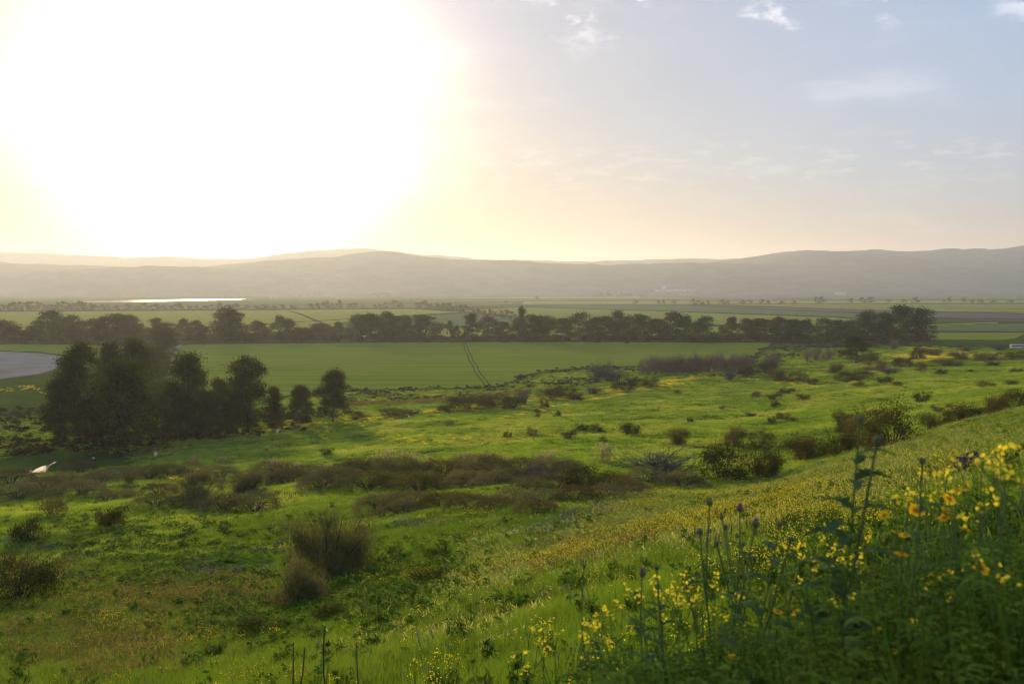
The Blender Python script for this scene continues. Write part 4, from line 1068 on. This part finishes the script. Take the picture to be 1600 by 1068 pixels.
# brush under the windbreak and dark reeds on the stream bank
m_brush = leafmat('dark_brush', (0.022, 0.026, 0.009), (0.058, 0.060, 0.022), None, tr=0.3, rnd=0.3)
UB = [dome_bush(700 + k, 260, 0.14, m_brush, flat=0.6, stems=4, lobes=5)[1] for k in range(2)]
UB += [dome_bush(710 + k, 260, 0.14, leafmat('mauve_brush', (0.045, 0.038, 0.032), (0.085, 0.07, 0.06), None, tr=0.2), flat=0.6, stems=4, lobes=5)[1] for k in range(2)]
n = 620; pxx = rng.uniform(-90, 1455, n); pb = 531 + rng.normal(size=n) * 1.6
d = EYE * F / (pb - HOR); x = (pxx - 800) / F * d
kd = np.where((pxx < 830), rng.integers(1, 4, n), rng.integers(0, 2, n))
hs = np.where(pxx < 830, rng.uniform(4, 8, n), rng.uniform(4, 7, n))
put('undergrowth', x, d, np.zeros(n), kd, rng.uniform(4, 9, n), hs, UB, 'low brush growing under the windbreak trees', 'undergrowth', tilt=0.03)
x, y, z = field_pts(60000, 235, 640, 0.40, 1.0)
px, py = proj(x, y, z)
sel = (z > 0.02) & (z < 0.45) & (px > 545) & (px < 1430) & (rng.random(len(x)) < 0.16 + 0.8 * fbm(x / 14, y / 14, 3))
n = sel.sum()
put('field_edge_scrub', x[sel], y[sel], z[sel] - 0.05, rng.integers(0, 4, n), rng.uniform(1.2, 3.0, n), rng.uniform(0.8, 2.3, n), UB, 'low dark hedge growth along the edge of the green field', 'scrub', tilt=0.05)
n = 900; pxx = rng.uniform(-40, 480, n); pb = np.where(rng.random(n) < .5, rng.normal(648, 14, n), rng.normal(700, 20, n))
pts = [(a, b) for a, b in zip(pxx, pb) if (b < 730 - a * 0.09 and b > 640 - a * 0.03 and not (a > 250 and b < 640) and b < 716 - a * .085)]
P3 = np.array([G(a, b) for a, b in pts])
put('bank_scrub', P3[:, 0], P3[:, 1], P3[:, 2], rng.integers(0, 2, len(P3)), rng.uniform(2.0, 4.0, len(P3)), rng.uniform(1.5, 3.2, len(P3)), UB, 'dark scrub on the stream bank under the grove', 'scrub', tilt=0.05)

# ------------------------------------------------------------------ rocks
m_rock = plain('basalt', (0.085, 0.08, 0.078), 1.0, (0.035, 0.033, 0.034), 6.0)
def rock(seed, sx, sy, sz):
    r = np.random.default_rng(seed); off = r.uniform(0, 50)
    n, k = 12, 18; V = []
    for i in range(n + 1):
        th = math.pi * i / n
        for j in range(k):
            ph = 2 * math.pi * j / k
            d = np.array([math.sin(th) * math.cos(ph), math.sin(th) * math.sin(ph), math.cos(th)])
            q = 1 + 0.75 * float(fbm(np.array([d[0] * 1.4 + off + d[2]]), np.array([d[1] * 1.4 + off - d[2]]), 4)[0])
            q = round(q * 7) / 7 * 0.5 + q * 0.5
            V.append(d * q * np.array([sx, sy, sz]))
    Q = [(i * k + j, i * k + (j + 1) % k, (i + 1) * k + (j + 1) % k, (i + 1) * k + j) for i in range(n) for j in range(k)]
    return mk('rock', V, [np.array(Q)[:, ::-1]], m_rock)
def put_rock(label, px, py, seed, s, dz=0.3, rz=0.0, d=None):
    x, y, z = G(px, py)
    o = tag(ob('rock', rock(seed, *s), None, (x, y, z + s[2] * dz)), label, 'rock'); o.rotation_euler = (0, 0.25, rz); return o
put_rock('long pitted grey rock on the right of the near slope', 1532, 738, 3, (0.40, 0.24, 0.24), 1.1, 0.3)
put_rock('upright grey rock leaning against the long pitted one', 1506, 748, 8, (0.18, 0.17, 0.30), 0.9)
put_rock('small half-buried stone left of the two grey rocks', 1438, 757, 12, (0.13, 0.1, 0.1), 0.6)
put_rock('dark jagged stone among mustard flowers right of the broom', 686, 868, 21, (0.2, 0.16, 0.2), 0.2)
put_rock('dark flat stone under the low green dome bush', 672, 934, 24, (0.3, 0.2, 0.2), 0.3)
put_rock('flat dark stone behind the large broom bush', 436, 858, 27, (0.5, 0.3, 0.2), 0.2)
put_rock('dark stone hidden in weeds at the lower left', 325, 1030, 31, (0.2, 0.16, 0.15), 0.3)

# ------------------------------------------------------------------ small things by the path and far away
m_white = plain('white_paint', (0.78, 0.77, 0.74), 0.5, (0.68, 0.67, 0.64))
def box_thing(label, px, py, w, h, name='hive_box', cat='box'):
    x, y, z = G(px, py)
    b = MB(); b.box(-w / 2, w / 2, -w / 2, w / 2, 0.08, h); b.box(-w / 2 + .04, w / 2 - .04, -w / 2 + .04, w / 2 - .04, -0.1, 0.08)
    l = MB(); l.box(-w / 2 - .03, w / 2 + .03, -w / 2 - .03, w / 2 + .03, h + 0.002, h + 0.09)
    return thing(name, label, cat, (x, y, z), 0.3, parts=[('body', b.mesh('body', m_white)), ('lid', l.mesh('lid', m_white))])
box_thing('white box with a lid beside the path below the grove', 239, 713, 0.6, 0.62)
box_thing('white box on the path edge right of the grove', 431, 678, 0.5, 0.62)
box_thing('small pale box far along the path by the meadow edge', 638, 653, 0.35, 0.4)
box_thing('small white box in the stream bank scrub left of the grove trunk', 141, 718, 0.35, 0.3)
box_thing('small white box near the pool on the left bank', 70, 752, 0.35, 0.3)
lx, ly, lz = G(222, 706); l2 = G(238, 697)
lg = MB(); lg.tube([(0, 0, 0.15), (2.2, 2.0, 1.1), (4.4, 4.5, 2.3)], [0.22, 0.18, 0.1], 7)
tag(ob('fallen_log', lg.mesh('fallen_log', m_bark, True), None, (lx, ly, lz)), 'fallen grey log leaning up from the path under the grove', 'log')
# bus at the right edge
m_glass = plain('bus_glass', (0.02, 0.03, 0.06), 0.1); m_tyre = plain('tyre', (0.02, 0.02, 0.02), 0.8)
bx, by, bz = G(1592, 544, True)
bz = H(bx, by)
bb = MB(); prof = [(-6, .45), (-6, 2.6), (-5.8, 3.1), (5.6, 3.15), (5.95, 2.8), (6.05, 1.3), (6, .45)]
Vb = [(a, s, c) for s in (-1.25, 1.25) for a, c in prof]; k = len(prof)
bb.add(Vb, [(i, (i + 1) % k, k + (i + 1) % k, k + i) for i in range(k)])
bm = bb.mesh('body', m_white)
me2 = bpy.data.meshes.new('body'); me2.from_pydata(Vb, [], [[i, (i + 1) % k, k + (i + 1) % k, k + i] for i in range(k)] + [list(range(k))[::-1], list(range(k, 2 * k))]); me2.materials.append(m_white)
bus = thing('parked_bus', 'white bus with dark windows parked at the right picture edge', 'bus', (bx, by, bz), 0.1, sc=(0.72, 0.72, 0.72), parts=[('body', me2)])
for i in range(6):
    w = MB(); w.box(-5.5 + i * 1.85, -3.85 + i * 1.85, -1.275, -1.24, 1.6, 2.6); ob('window', w.mesh('window', m_glass), bus)
ws = MB(); ws.box(-6.03, -5.98, -1.05, 1.05, 1.4, 2.5); ob('windscreen', ws.mesh('windscreen', m_glass), bus)
for sx in (-3.8, 3.6):
    for sy in (-1.1, 1.1):
        w = MB(); th = np.arange(16) / 16 * 6.283
        V = [(sx + .5 * math.cos(a), sy + e, .5 + .5 * math.sin(a)) for e in (-.16, .16) for a in th]
        w.add(V, [(i, (i + 1) % 16, 16 + (i + 1) % 16, 16 + i) for i in range(16)]); ctr = MB()
        w.add([(sx, sy - .16, .5), (sx, sy + .16, .5)] + V, None, [(0, 2 + i, 2 + (i + 1) % 16) for i in range(16)] + [(1, 18 + (i + 1) % 16, 18 + i) for i in range(16)])
        ob('wheel', w.mesh('wheel', m_tyre), bus)
# village at the foot of the hills
m_wall = plain('village_wall', (0.42, 0.41, 0.39), 0.9)
m_roofr = plain('roof_tile', (0.30, 0.16, 0.11), 0.8)
vl = [(1037, 456.5, 10, 16, 'white tower-like building of the distant village'), (1046, 457.0, 24, 6, 'long white shed beside the village tower'), (1056, 456.6, 18, 7, 'white house right of the long village shed'), (1062, 455.4, 14, 6, 'small white house at the middle of the distant village'), (1070, 456.2, 20, 6, 'white house near the right end of the village'), (1079, 455.8, 34, 7, 'widest white building at the right end of the village'), (1028, 456.4, 16, 6, 'white house left of the village tower'), (1313, 460.2, 40, 5, 'long pale shed at the hill foot on the right'), (465, 466.3, 16, 5, 'small bright farm shed left of the pointed hill'), (428, 465.6, 24, 4, 'low bright farm roof near the lake end')]
for px_, py_, w, h, lab in vl:
    x, y, z_ = on_hill(px_, py_)
    b = MB(); b.box(-w / 2, w / 2, -5, 5, -4, h)
    rf = MB(); rf.add([(-w / 2 - .5, -5.5, h), (w / 2 + .5, -5.5, h), (w / 2 + .5, 5.5, h), (-w / 2 - .5, 5.5, h), (-w / 2 - .5, 0, h + 2.6), (w / 2 + .5, 0, h + 2.6)], [(0, 1, 5, 4), (2, 3, 4, 5)], [(0, 4, 3), (1, 2, 5)])
    thing('village_house', lab, 'building', (x, y, z_), 0.2, (1.3, 1.3, 1.5), group='white buildings in the far valley', parts=[('wall', b.mesh('wall', m_wall)), ('roof', rf.mesh('roof', m_wall if 'shed' in lab or 'tower' in lab else m_roofr))])
# mast on the hilltop
m_mast = plain('mast_steel', (0.20, 0.18, 0.17), 0.6)
Dm = 8200.0; mx_ = (590.5 - 800) / F * Dm; zt = EYE + Dm * (HOR - 388.5) / F - 6
ms = MB()
for sx, sy in ((-1, -1), (1, -1), (1, 1), (-1, 1)):
    ms.tube([(2.2 * sx, 2.2 * sy, -8), (1.4 * sx, 1.4 * sy, 30), (0.5 * sx, 0.5 * sy, 58)], 1.9, 4)
for k in range(7):
    h0 = k * 8; s0 = 2.2 - k * 0.24
    ms.tube([(-s0, -s0, h0), (s0, -s0, h0 + 8)], 0.3, 3); ms.tube([(s0, s0, h0), (-s0, s0, h0 + 8)], 0.3, 3); ms.tube([(-s0, s0, h0), (-s0, -s0, h0 + 8)], 0.3, 3); ms.tube([(s0, -s0, h0), (s0, s0, h0 + 8)], 0.3, 3)
an = MB(); an.tube([(0, 0, 56), (0, 0, 76)], 2.2, 5)
thing('radio_mast', 'thin lattice radio mast on the pointed hill', 'mast', (mx_, Dm, zt), parts=[('lattice', ms.mesh('lattice', m_mast)), ('antenna', an.mesh('antenna', m_mast))])

# ------------------------------------------------------------------ foreground plants, at arm's reach of the camera
m_thst = leafmat('thistle_stem', (0.085, 0.14, 0.05), (0.12, 0.18, 0.065), None, tr=0.1, rnd=0.1)
m_thlf = leafmat('thistle_leaf', (0.07, 0.125, 0.045), (0.12, 0.19, 0.07), None, tr=0.35, rnd=0.15)
m_thhd = leafmat('thistle_bud', (0.12, 0.15, 0.07), (0.18, 0.20, 0.10), None, tr=0.1, rnd=0.1)
m_purp = leafmat('thistle_floret', (0.22, 0.06, 0.30), (0.34, 0.10, 0.42), None, tr=0.3, rnd=0.1)
m_dais = leafmat('daisy_petal', (0.80, 0.50, 0.015), (0.85, 0.58, 0.03), None, tr=0.35, rnd=0.08)
m_disc = leafmat('daisy_disc', (0.36, 0.17, 0.015), (0.45, 0.22, 0.02), None, tr=0.0, rnd=0.1)
m_dark = leafmat('dark_stalk', (0.05, 0.038, 0.028), (0.075, 0.058, 0.04), None, tr=0.0, rnd=0.1)
def lancet(b, p, d, L, w, r, lobed=True, droop=0.4):
    """a lance-shaped leaf with toothed edge, folded along its midrib"""
    d = np.asarray(d, float); d /= np.linalg.norm(d)
    s = np.cross(d, (0, 0, 1)); s /= np.linalg.norm(s) + 1e-9
    n = 9; V = []
    for i in range(n):
        u = i / (n - 1); c = np.asarray(p) + d * L * u + np.array([0, 0, -droop * L * u * u])
        ww = w * (math.sin(math.pi * min(1, u * 0.92 + 0.08)) ** 0.8) * ((0.55 + 0.6 * (i % 2)) if lobed else 1.0)
        V += [c - s * ww + np.array([0, 0, .25 * ww]), c, c + s * ww + np.array([0, 0, .25 * ww])]
    Q = [(3 * i + a, 3 * i + a + 1, 3 * i + a + 4, 3 * i + a + 3) for i in range(n - 1) for a in (0, 1)]
    b.add(V, Q, a=r.random())
def lathe(b, c, ax, prof, k=12, a=0.5):
    ax = np.asarray(ax, float); ax /= np.linalg.norm(ax)
    u = np.cross(ax, (0.3, 0.9, 0.1)); u /= np.linalg.norm(u); w = np.cross(ax, u)
    V = [np.asarray(c) + ax * h + r_ * (math.cos(2 * math.pi * j / k) * u + math.sin(2 * math.pi * j / k) * w) for r_, h in prof for j in range(k)]
    b.add(V, [(i * k + j, i * k + (j + 1) % k, (i + 1) * k + (j + 1) % k, (i + 1) * k + j) for i in range(len(prof) - 1) for j in range(k)], a=a)
def at_row(px, py, d):
    return np.array([(px - 800) / F * d, d, EYE - d * (py - HOR) / F])
def stem_curve(top, seed, bend=0.10):
    """stalk from the ground below up to the given tip"""
    r = np.random.default_rng(seed)
    bx_, by_ = top[0] + r.normal() * bend, top[1] + r.normal() * bend * 0.6
    g = np.array([bx_, by_, H(bx_, by_) - 0.03])
    P = []
    for i in range(9):
        u = i / 8; c = g * (1 - u) + top * u
        c[0] += (0.07 * math.sin(u * 4 + seed) + 0.03 * math.sin(u * 9 + seed * 3)) * (1 - u); P.append(c)
    return np.array(P), g
def thistle(label, px, py, d, seed, state, heads=1, leaves=12, hs=1.0, side=()):
    """thistle: ribbed stalk, spiny lobed leaves, round bud with spines (and florets when open)"""
    r = np.random.default_rng(seed); top = at_row(px, py, d)
    P, g = stem_curve(top, seed)
    e = thing('thistle_plant', label, 'thistle', tuple(g))
    st = MB(); st.tube(P - g, np.linspace(0.0048, 0.0026, 9), 6)
    hd = [(P[-1] - g, P[-1] - P[-2])]
    for (sx, sy) in side:
        tp = at_row(sx, sy, d + r.normal() * 0.06) - g; q = P[5] - g
        m1 = q * 0.5 + tp * 0.5 + np.array([0, 0, -0.02]); st.tube([q, m1, tp], [0.005, 0.004, 0.0035], 5); hd.append((tp, tp - m1))
    ob('stem', st.mesh('stem', m_thst, True), e)
    lv = MB()
    for k in range(leaves):
        u = r.uniform(0.30, 0.95); q = np.array([np.interp(u, np.linspace(0, 1, 9), P[:, i]) for i in range(3)]) - g
        az = r.uniform(0, 6.28); L = (0.19 * (1.15 - u) + 0.05) * (1.3 if leaves > 20 else 0.8)
        lancet(lv, q, (math.cos(az), math.sin(az), 0.5), L, L * 0.20, r, droop=0.45)
    ob('leaf', lv.mesh('leaf', m_thlf), e)
    for c, ax in hd:
        b = MB(); R0 = 0.0115 * hs * r.uniform(.85, 1.05)
        lathe(b, c, ax, [(0.004, -0.004), (R0 * .8, R0 * .25), (R0 * 1.08, R0 * .9), (R0 * .98, R0 * 1.6), (R0 * .66, R0 * 2.05), (0.001, R0 * 2.15)], 12)
        axn = np.asarray(ax) / np.linalg.norm(ax)
        for k in range(26):
            dd = r.normal(size=3); dd -= axn * dd.dot(axn) * 0.6; dd /= np.linalg.norm(dd)
            o_ = c + axn * R0 * r.uniform(.4, 1.7)
            b.tube([o_ + dd * R0 * .8, o_ + dd * R0 * 1.75 + axn * R0 * .35], [0.0013, 0.0003], 3)
        bo = ob('flower_head', b.mesh('flower_head', m_thhd, False), e)
        if state == 'open':
            f = MB(); m = 90
            dv = r.normal(size=(m, 3)) * 0.45 + axn; dv /= np.linalg.norm(dv, axis=1)[:, None]
            f.cards(c + axn * R0 * 1.75 + dv * R0 * .75, R0 * 1.3, R0 * .16, up=dv * 2)
            ob('floret', f.mesh('floret', m_purp), bo)
    return e
thistle('tall thistle with a closed round head, left of the open purple one', 1112, 792, 3.9, 1, 'bud', leaves=10, side=((1097, 838),))
thistle('tall thistle with an open purple head on its straight stalk', 1160, 802, 3.9, 2, 'open', leaves=10, side=((1184, 826),))
thistle('thistle with two green buds between the two tallest thistles', 1138, 830, 4.2, 3, 'bud', hs=.8, side=((1132, 814), (1124, 855)))
thistle('thistle with a small bud right of the open purple one', 1165, 858, 4.0, 4, 'bud', hs=.75, side=((1183, 881),))
thistle('purple-headed thistle low beside the mustard flowers', 1006, 905, 3.6, 5, 'open', leaves=14, hs=.95)
thistle('grey-green budded thistle right of the low purple one', 1029, 895, 3.8, 6, 'bud', leaves=14, hs=.85)
thistle('thin thistle stalk with ragged top on the left of the flowers', 914, 892, 4.6, 7, 'bud', leaves=16, hs=.7)
thistle('leafy dark thistle before the bright mustard drift', 1222, 826, 3.1, 8, 'bud', leaves=22, hs=.8, side=((1240, 850),))
thistle('tallest leafy thistle, in front of the big brow bush', 1347, 660, 2.7, 9, 'bud', leaves=34, hs=.85, side=((1374, 694),))
thistle('thistle top with narrow leaves among the orange daisies', 1446, 725, 2.6, 10, 'bud', leaves=18, hs=.6)

def daisy(label, px, py, d, seed, face, size=0.026, tilt=0.5):
    """crown daisy: stalk with feathery leaves, ring of petals round a darker disc"""
    r = np.random.default_rng(seed); top = at_row(px, py, d); P, g = stem_curve(top, seed, 0.16)
    e = thing('daisy_plant', label, 'daisy', tuple(g), group='crown daisies in the foreground')
    st = MB(); st.tube(P - g, np.linspace(0.004, 0.002, 9), 5); ob('stem', st.mesh('stem', m_thst, True), e)
    lv = MB()
    for k in range(16):
        u = r.uniform(0.1, 0.88); q = np.array([np.interp(u, np.linspace(0, 1, 9), P[:, i]) for i in range(3)]) - g
        az = r.uniform(0, 6.28); dr = np.array([math.cos(az), math.sin(az), 0.5]); L = 0.13 * (1.2 - u)
        for j in range(6):
            s = dr * L * (j + 1) / 6; a2 = az + (0.9 if j % 2 else -0.9)
            lancet(lv, q + s, (math.cos(a2), math.sin(a2), .3), L * 0.42, 0.005, r, lobed=False)
        lv.tube([q, q + dr * L], [0.0016, 0.0008], 3)
    ob('leaf', lv.mesh('leaf', m_weed), e)
    c = P[-1] - g; nrm = np.array([face, -tilt, 1.0]); nrm /= np.linalg.norm(nrm)
    u_ = np.cross(nrm, (0, 1, 0.2)); u_ /= np.linalg.norm(u_); w_ = np.cross(nrm, u_)
    pt = MB(); n = 14
    for k in range(n):
        a = 2 * math.pi * k / n + r.normal() * 0.05; rd = math.cos(a) * u_ + math.sin(a) * w_; tn = -math.sin(a) * u_ + math.cos(a) * w_
        L = size * r.uniform(.88, 1.05); w2 = size * 0.23; lift = r.uniform(-.1, .18)
        V = [c + rd * size * .2 - tn * w2 * .5, c + rd * size * .2 + tn * w2 * .5, c + rd * L * .7 - tn * w2 + nrm * lift * L * .5, c + rd * L * .7 + tn * w2 + nrm * lift * L * .5, c + rd * L - tn * w2 * .5 + nrm * lift * L, c + rd * L + tn * w2 * .5 + nrm * lift * L]
        pt.add(V, [(0, 1, 3, 2), (2, 3, 5, 4)], a=r.random())
    fo = ob('flower', pt.mesh('flower', m_dais), e)
    ds = MB(); lathe(ds, c, nrm, [(size * .34, -size * .06), (size * .36, size * .08), (size * .26, size * .2), (0.0005, size * .24)], 12)
    ob('disc', ds.mesh('disc', m_disc, True), fo)
    return e
daisy('orange-yellow daisy facing out at the right edge, lowest large flower', 1543, 893, 2.9, 21, 0.1, .026, .75)
daisy('bright double-looking yellow daisy beside the thistle top', 1438, 800, 2.9, 22, 0.0, .024, .9)
daisy('yellow daisy with dark disc above the bright one', 1490, 782, 2.8, 23, .2, .020, .6)
daisy('flat orange daisy seen side-on right of the bright one', 1486, 801, 2.8, 24, .5, .024, .1)
daisy('orange daisy just under the flat side-on one', 1482, 812, 2.8, 25, -.3, .020, .2)
daisy('small orange daisy near the leafy thistle stem', 1388, 808, 2.9, 26, -.5, .018, .4)
daisy('side-on orange daisy below the leafy thistle, on the right', 1422, 840, 2.8, 27, -.2, .018, .1)
daisy('orange daisy half closed left of the side-on one', 1408, 836, 2.9, 28, .4, .018, .05)
daisy('low orange daisy in the dark foliage under the leafy thistle', 1416, 870, 2.6, 29, .1, .020, .05)
daisy('single gold daisy low in front of the mustard drift', 1251, 922, 3.0, 30, -.1, .017, .1)
daisy('gold daisy with raised petals left of the low pair', 1222, 962, 3.0, 31, .2, .018, .2)
daisy('gold daisy of the low pair, seen from the side', 1251, 964, 3.0, 32, -.6, .018, .05)
daisy('gold daisy at the bottom edge beside a pale leaf', 1153, 1036, 2.8, 33, .1, .019, .1)
daisy('small yellow daisy at the bottom of the dark foliage', 1408, 1026, 2.5, 34, 0, .012, .3)
daisy('small yellow daisy high in the right-hand foliage', 1516, 830, 2.7, 35, .4, .018, .05)
daisy('orange daisy above the flat side-on daisy, towards the rock', 1502, 768, 2.9, 36, -.2, .018, .05)

def mustard(label, px, py, d, seed, n=4, spread=0.06):
    """mustard plant: branching stalk with loose heads of small four-petalled flowers"""
    r = np.random.default_rng(seed); top = at_row(px, py, d); P, g = stem_curve(top, seed, 0.14)
    e = thing('mustard_plant', label, 'mustard plant', tuple(g), group='mustard plants in the foreground')
    st = MB(); st.tube(P - g, np.linspace(0.0035, 0.0016, 9), 5)
    tips = [P[-1] - g]
    for k in range(n - 1):
        q = P[r.integers(5, 8)] - g; t_ = P[-1] - g + np.array([r.normal() * spread, r.normal() * spread, -abs(r.normal()) * spread * 1.3])
        st.tube([q, q * .4 + t_ * .6 + np.array([0, 0, -.01]), t_], [0.003, 0.0022, 0.0014], 4); tips.append(t_)
    ob('stem', st.mesh('stem', m_thst, True), e)
    lv = MB()
    for k in range(14):
        u = r.uniform(0.05, 0.75); q = np.array([np.interp(u, np.linspace(0, 1, 9), P[:, i]) for i in range(3)]) - g
        az = r.uniform(0, 6.28); L = 0.16 * (1.15 - u); lancet(lv, q, (math.cos(az), math.sin(az), .5), L, L * .2, r)
    ob('leaf', lv.mesh('leaf', m_weed), e)
    for t_ in tips:
        f = MB()
        for k in range(8):
            c = t_ + r.normal(size=3) * np.array([.010, .010, .012]); nrm = r.normal(size=3) * .6 + np.array([0, -.4, .9]); nrm /= np.linalg.norm(nrm)
            u_ = np.cross(nrm, (0.2, 1, 0.1)); u_ /= np.linalg.norm(u_); w_ = np.cross(nrm, u_)
            for j in range(4):
                a = j * math.pi / 2; rd = math.cos(a) * u_ + math.sin(a) * w_; tn = -math.sin(a) * u_ + math.cos(a) * w_; s = 0.0066
                f.add([c, c + rd * s * .7 + tn * s * .45, c + rd * s, c + rd * s * .7 - tn * s * .45], [(0, 1, 2, 3)], a=r.random())
        ob('flower', f.mesh('flower', m_yel), e)
    return e
MU = [(1597, 700, 2.5), (1568, 707, 2.6), (1580, 722, 2.6), (1541, 722, 2.8), (1557, 728, 2.8), (1575, 738, 2.5), (1586, 746, 2.6), (1451, 744, 3.1), (1468, 742, 3.2), (1487, 742, 3.2), (1404, 778, 3.2), (1426, 772, 3.4), (1443, 776, 3.4), (1460, 764, 3.2), (1518, 760, 3.0), (1545, 762, 2.9), (1366, 842, 3.4), (1306, 824, 4.4), (1285, 832, 4.4), (1263, 856, 4.2), (1234, 858, 4.0), (1305, 872, 3.9), (1282, 880, 4.0), (1330, 884, 3.8), (1352, 868, 3.7), (1318, 852, 4.2), (1208, 890, 4.0),
      (1073, 905, 4.2), (1082, 912, 4.2), (1060, 918, 4.1), (1022, 918, 3.9), (1050, 930, 4.0), (1093, 928, 4.1), (1084, 950, 3.9), (1008, 938, 3.9), (1036, 940, 4.0), (945, 960, 4.2), (955, 965, 4.0), (920, 980, 4.3), (975, 958, 4.3), (912, 1000, 4.0), (936, 985, 4.1), (1120, 920, 4.1), (1135, 935, 4.0), (848, 990, 4.8), (863, 985, 4.8), (842, 1010, 4.5), (820, 1030, 4.4), (1430, 1012, 2.6), (1460, 912, 2.8), (1440, 980, 2.7), (1538, 870, 2.8), (1580, 906, 2.7), (1340, 930, 3.2)]
MU.sort()
for k, (a, b_, d) in enumerate(MU):
    mustard(f'yellow mustard plant in the foreground, {ordn(k + 1)} from the left', a, b_, d, 900 + k, n=3 if d > 3.8 else 2)
# dry stalks along the bottom edge
for k, (a, b_, d, lab) in enumerate([(552, 1015, 6.0, 'grey broken dry stalk at the bottom edge, left of the middle'), (503, 985, 6.5, 'thin dark dry stalk at the bottom edge, tallest of the left three'), (470, 1020, 6.0, 'short dark dry stalk at the bottom edge, leftmost of three'), (452, 1012, 6.2, 'forked dark dry stalk beside the short dry one')]):
    top = at_row(a, b_, d); P, g = stem_curve(top, 50 + k, 0.05); st = MB(); st.tube(P - g, np.linspace(.009, .004, 9), 5); st.tube([P[5] - g, P[6] - g + np.array([.03, .02, .03])], [.004, .002], 4)
    tag(ob('dry_stalk', st.mesh('dry_stalk', m_twig if k == 0 else m_dark, True), None, tuple(g)), lab, 'stalk')
# leafy tangle under the flowers
m_fgw = leafmat('tangle_leaf', (0.065, 0.13, 0.02), (0.15, 0.25, 0.04), (0.13, 0.20, 0.034), tr=0.5, rnd=0.35, pscale=3.0)
def tangle(seed, feather):
    r = np.random.default_rng(seed); b = MB()
    for s in range(5):
        az = r.uniform(0, 6.28); sp_ = r.uniform(.05, .25); h = r.uniform(.7, 1.0)
        P = np.array([(0, 0, 0), (sp_ * .4 * math.cos(az), sp_ * .4 * math.sin(az), h * .5), (sp_ * math.cos(az), sp_ * math.sin(az), h)])
        b.tube(P, [.006, .005, .002], 4, a=r.random())
        for k in range(16):
            u = r.uniform(.08, 1); q = P[0] + (P[1] - P[0]) * u * 2 if u < .5 else P[1] + (P[2] - P[1]) * (u * 2 - 1)
            a2 = r.uniform(0, 6.28); L = r.uniform(.05, .12)
            dr = np.array([math.cos(a2), math.sin(a2), .5])
            if feather:
                for j in range(5): a3 = a2 + (1 if j % 2 else -1); lancet(b, q + dr * L * (j + 1) / 5, (math.cos(a3), math.sin(a3), .3), L * .45, .005, r, lobed=False)
            else: lancet(b, q, dr, L, L * .2, r)
    return b.mesh('tangle', m_fgw)
TG = [tangle(800 + k, k != 2) for k in range(4)]
n = 720
dd = rng.uniform(1.9, 4.6, n); pxx = rng.uniform(840, 1720, n)
toprow = np.interp(pxx, [840, 1000, 1200, 1320, 1450, 1600, 1720], [1060, 1000, 965, 895, 838, 800, 780]) + rng.exponential(90, n) + rng.normal(size=n) * 14
xx = (pxx - 800) / F * dd; zz = hgt(xx, dd); ht = EYE - dd * (toprow - HOR) / F - zz
ok = ht > 0.12
put('foreground_weeds', xx[ok], dd[ok], zz[ok], rng.integers(0, 4, ok.sum()), rng.uniform(.8, 1.1, ok.sum()), ht[ok], TG, 'tangle of dark leafy weeds beneath the foreground flowers', 'weeds', tilt=.08)

# ------------------------------------------------------------------ the air over the valley
hz = MB(); hz.box(-13000, 13000, -13000, 13000, -27, 475)
m_haze = bpy.data.materials.new('haze'); m_haze.use_nodes = True
ht_ = NT(m_haze.node_tree)
for nd in list(m_haze.node_tree.nodes): m_haze.node_tree.nodes.remove(nd)
pv = ht_.n('ShaderNodeVolumePrincipled'); pv.inputs['Color'].default_value = (0.75, 0.86, 1.0, 1); pv.inputs['Density'].default_value = 0.88e-4; pv.inputs['Anisotropy'].default_value = 0.45
oo = ht_.n('ShaderNodeOutputMaterial'); ht_.l.new(pv.outputs[0], oo.inputs['Volume'])
m_haze.cycles.homogeneous_volume = True
hm = hz.mesh('haze', m_haze)
tag(ob('haze', hm), 'pale evening haze filling the valley air', 'haze', kind='stuff')
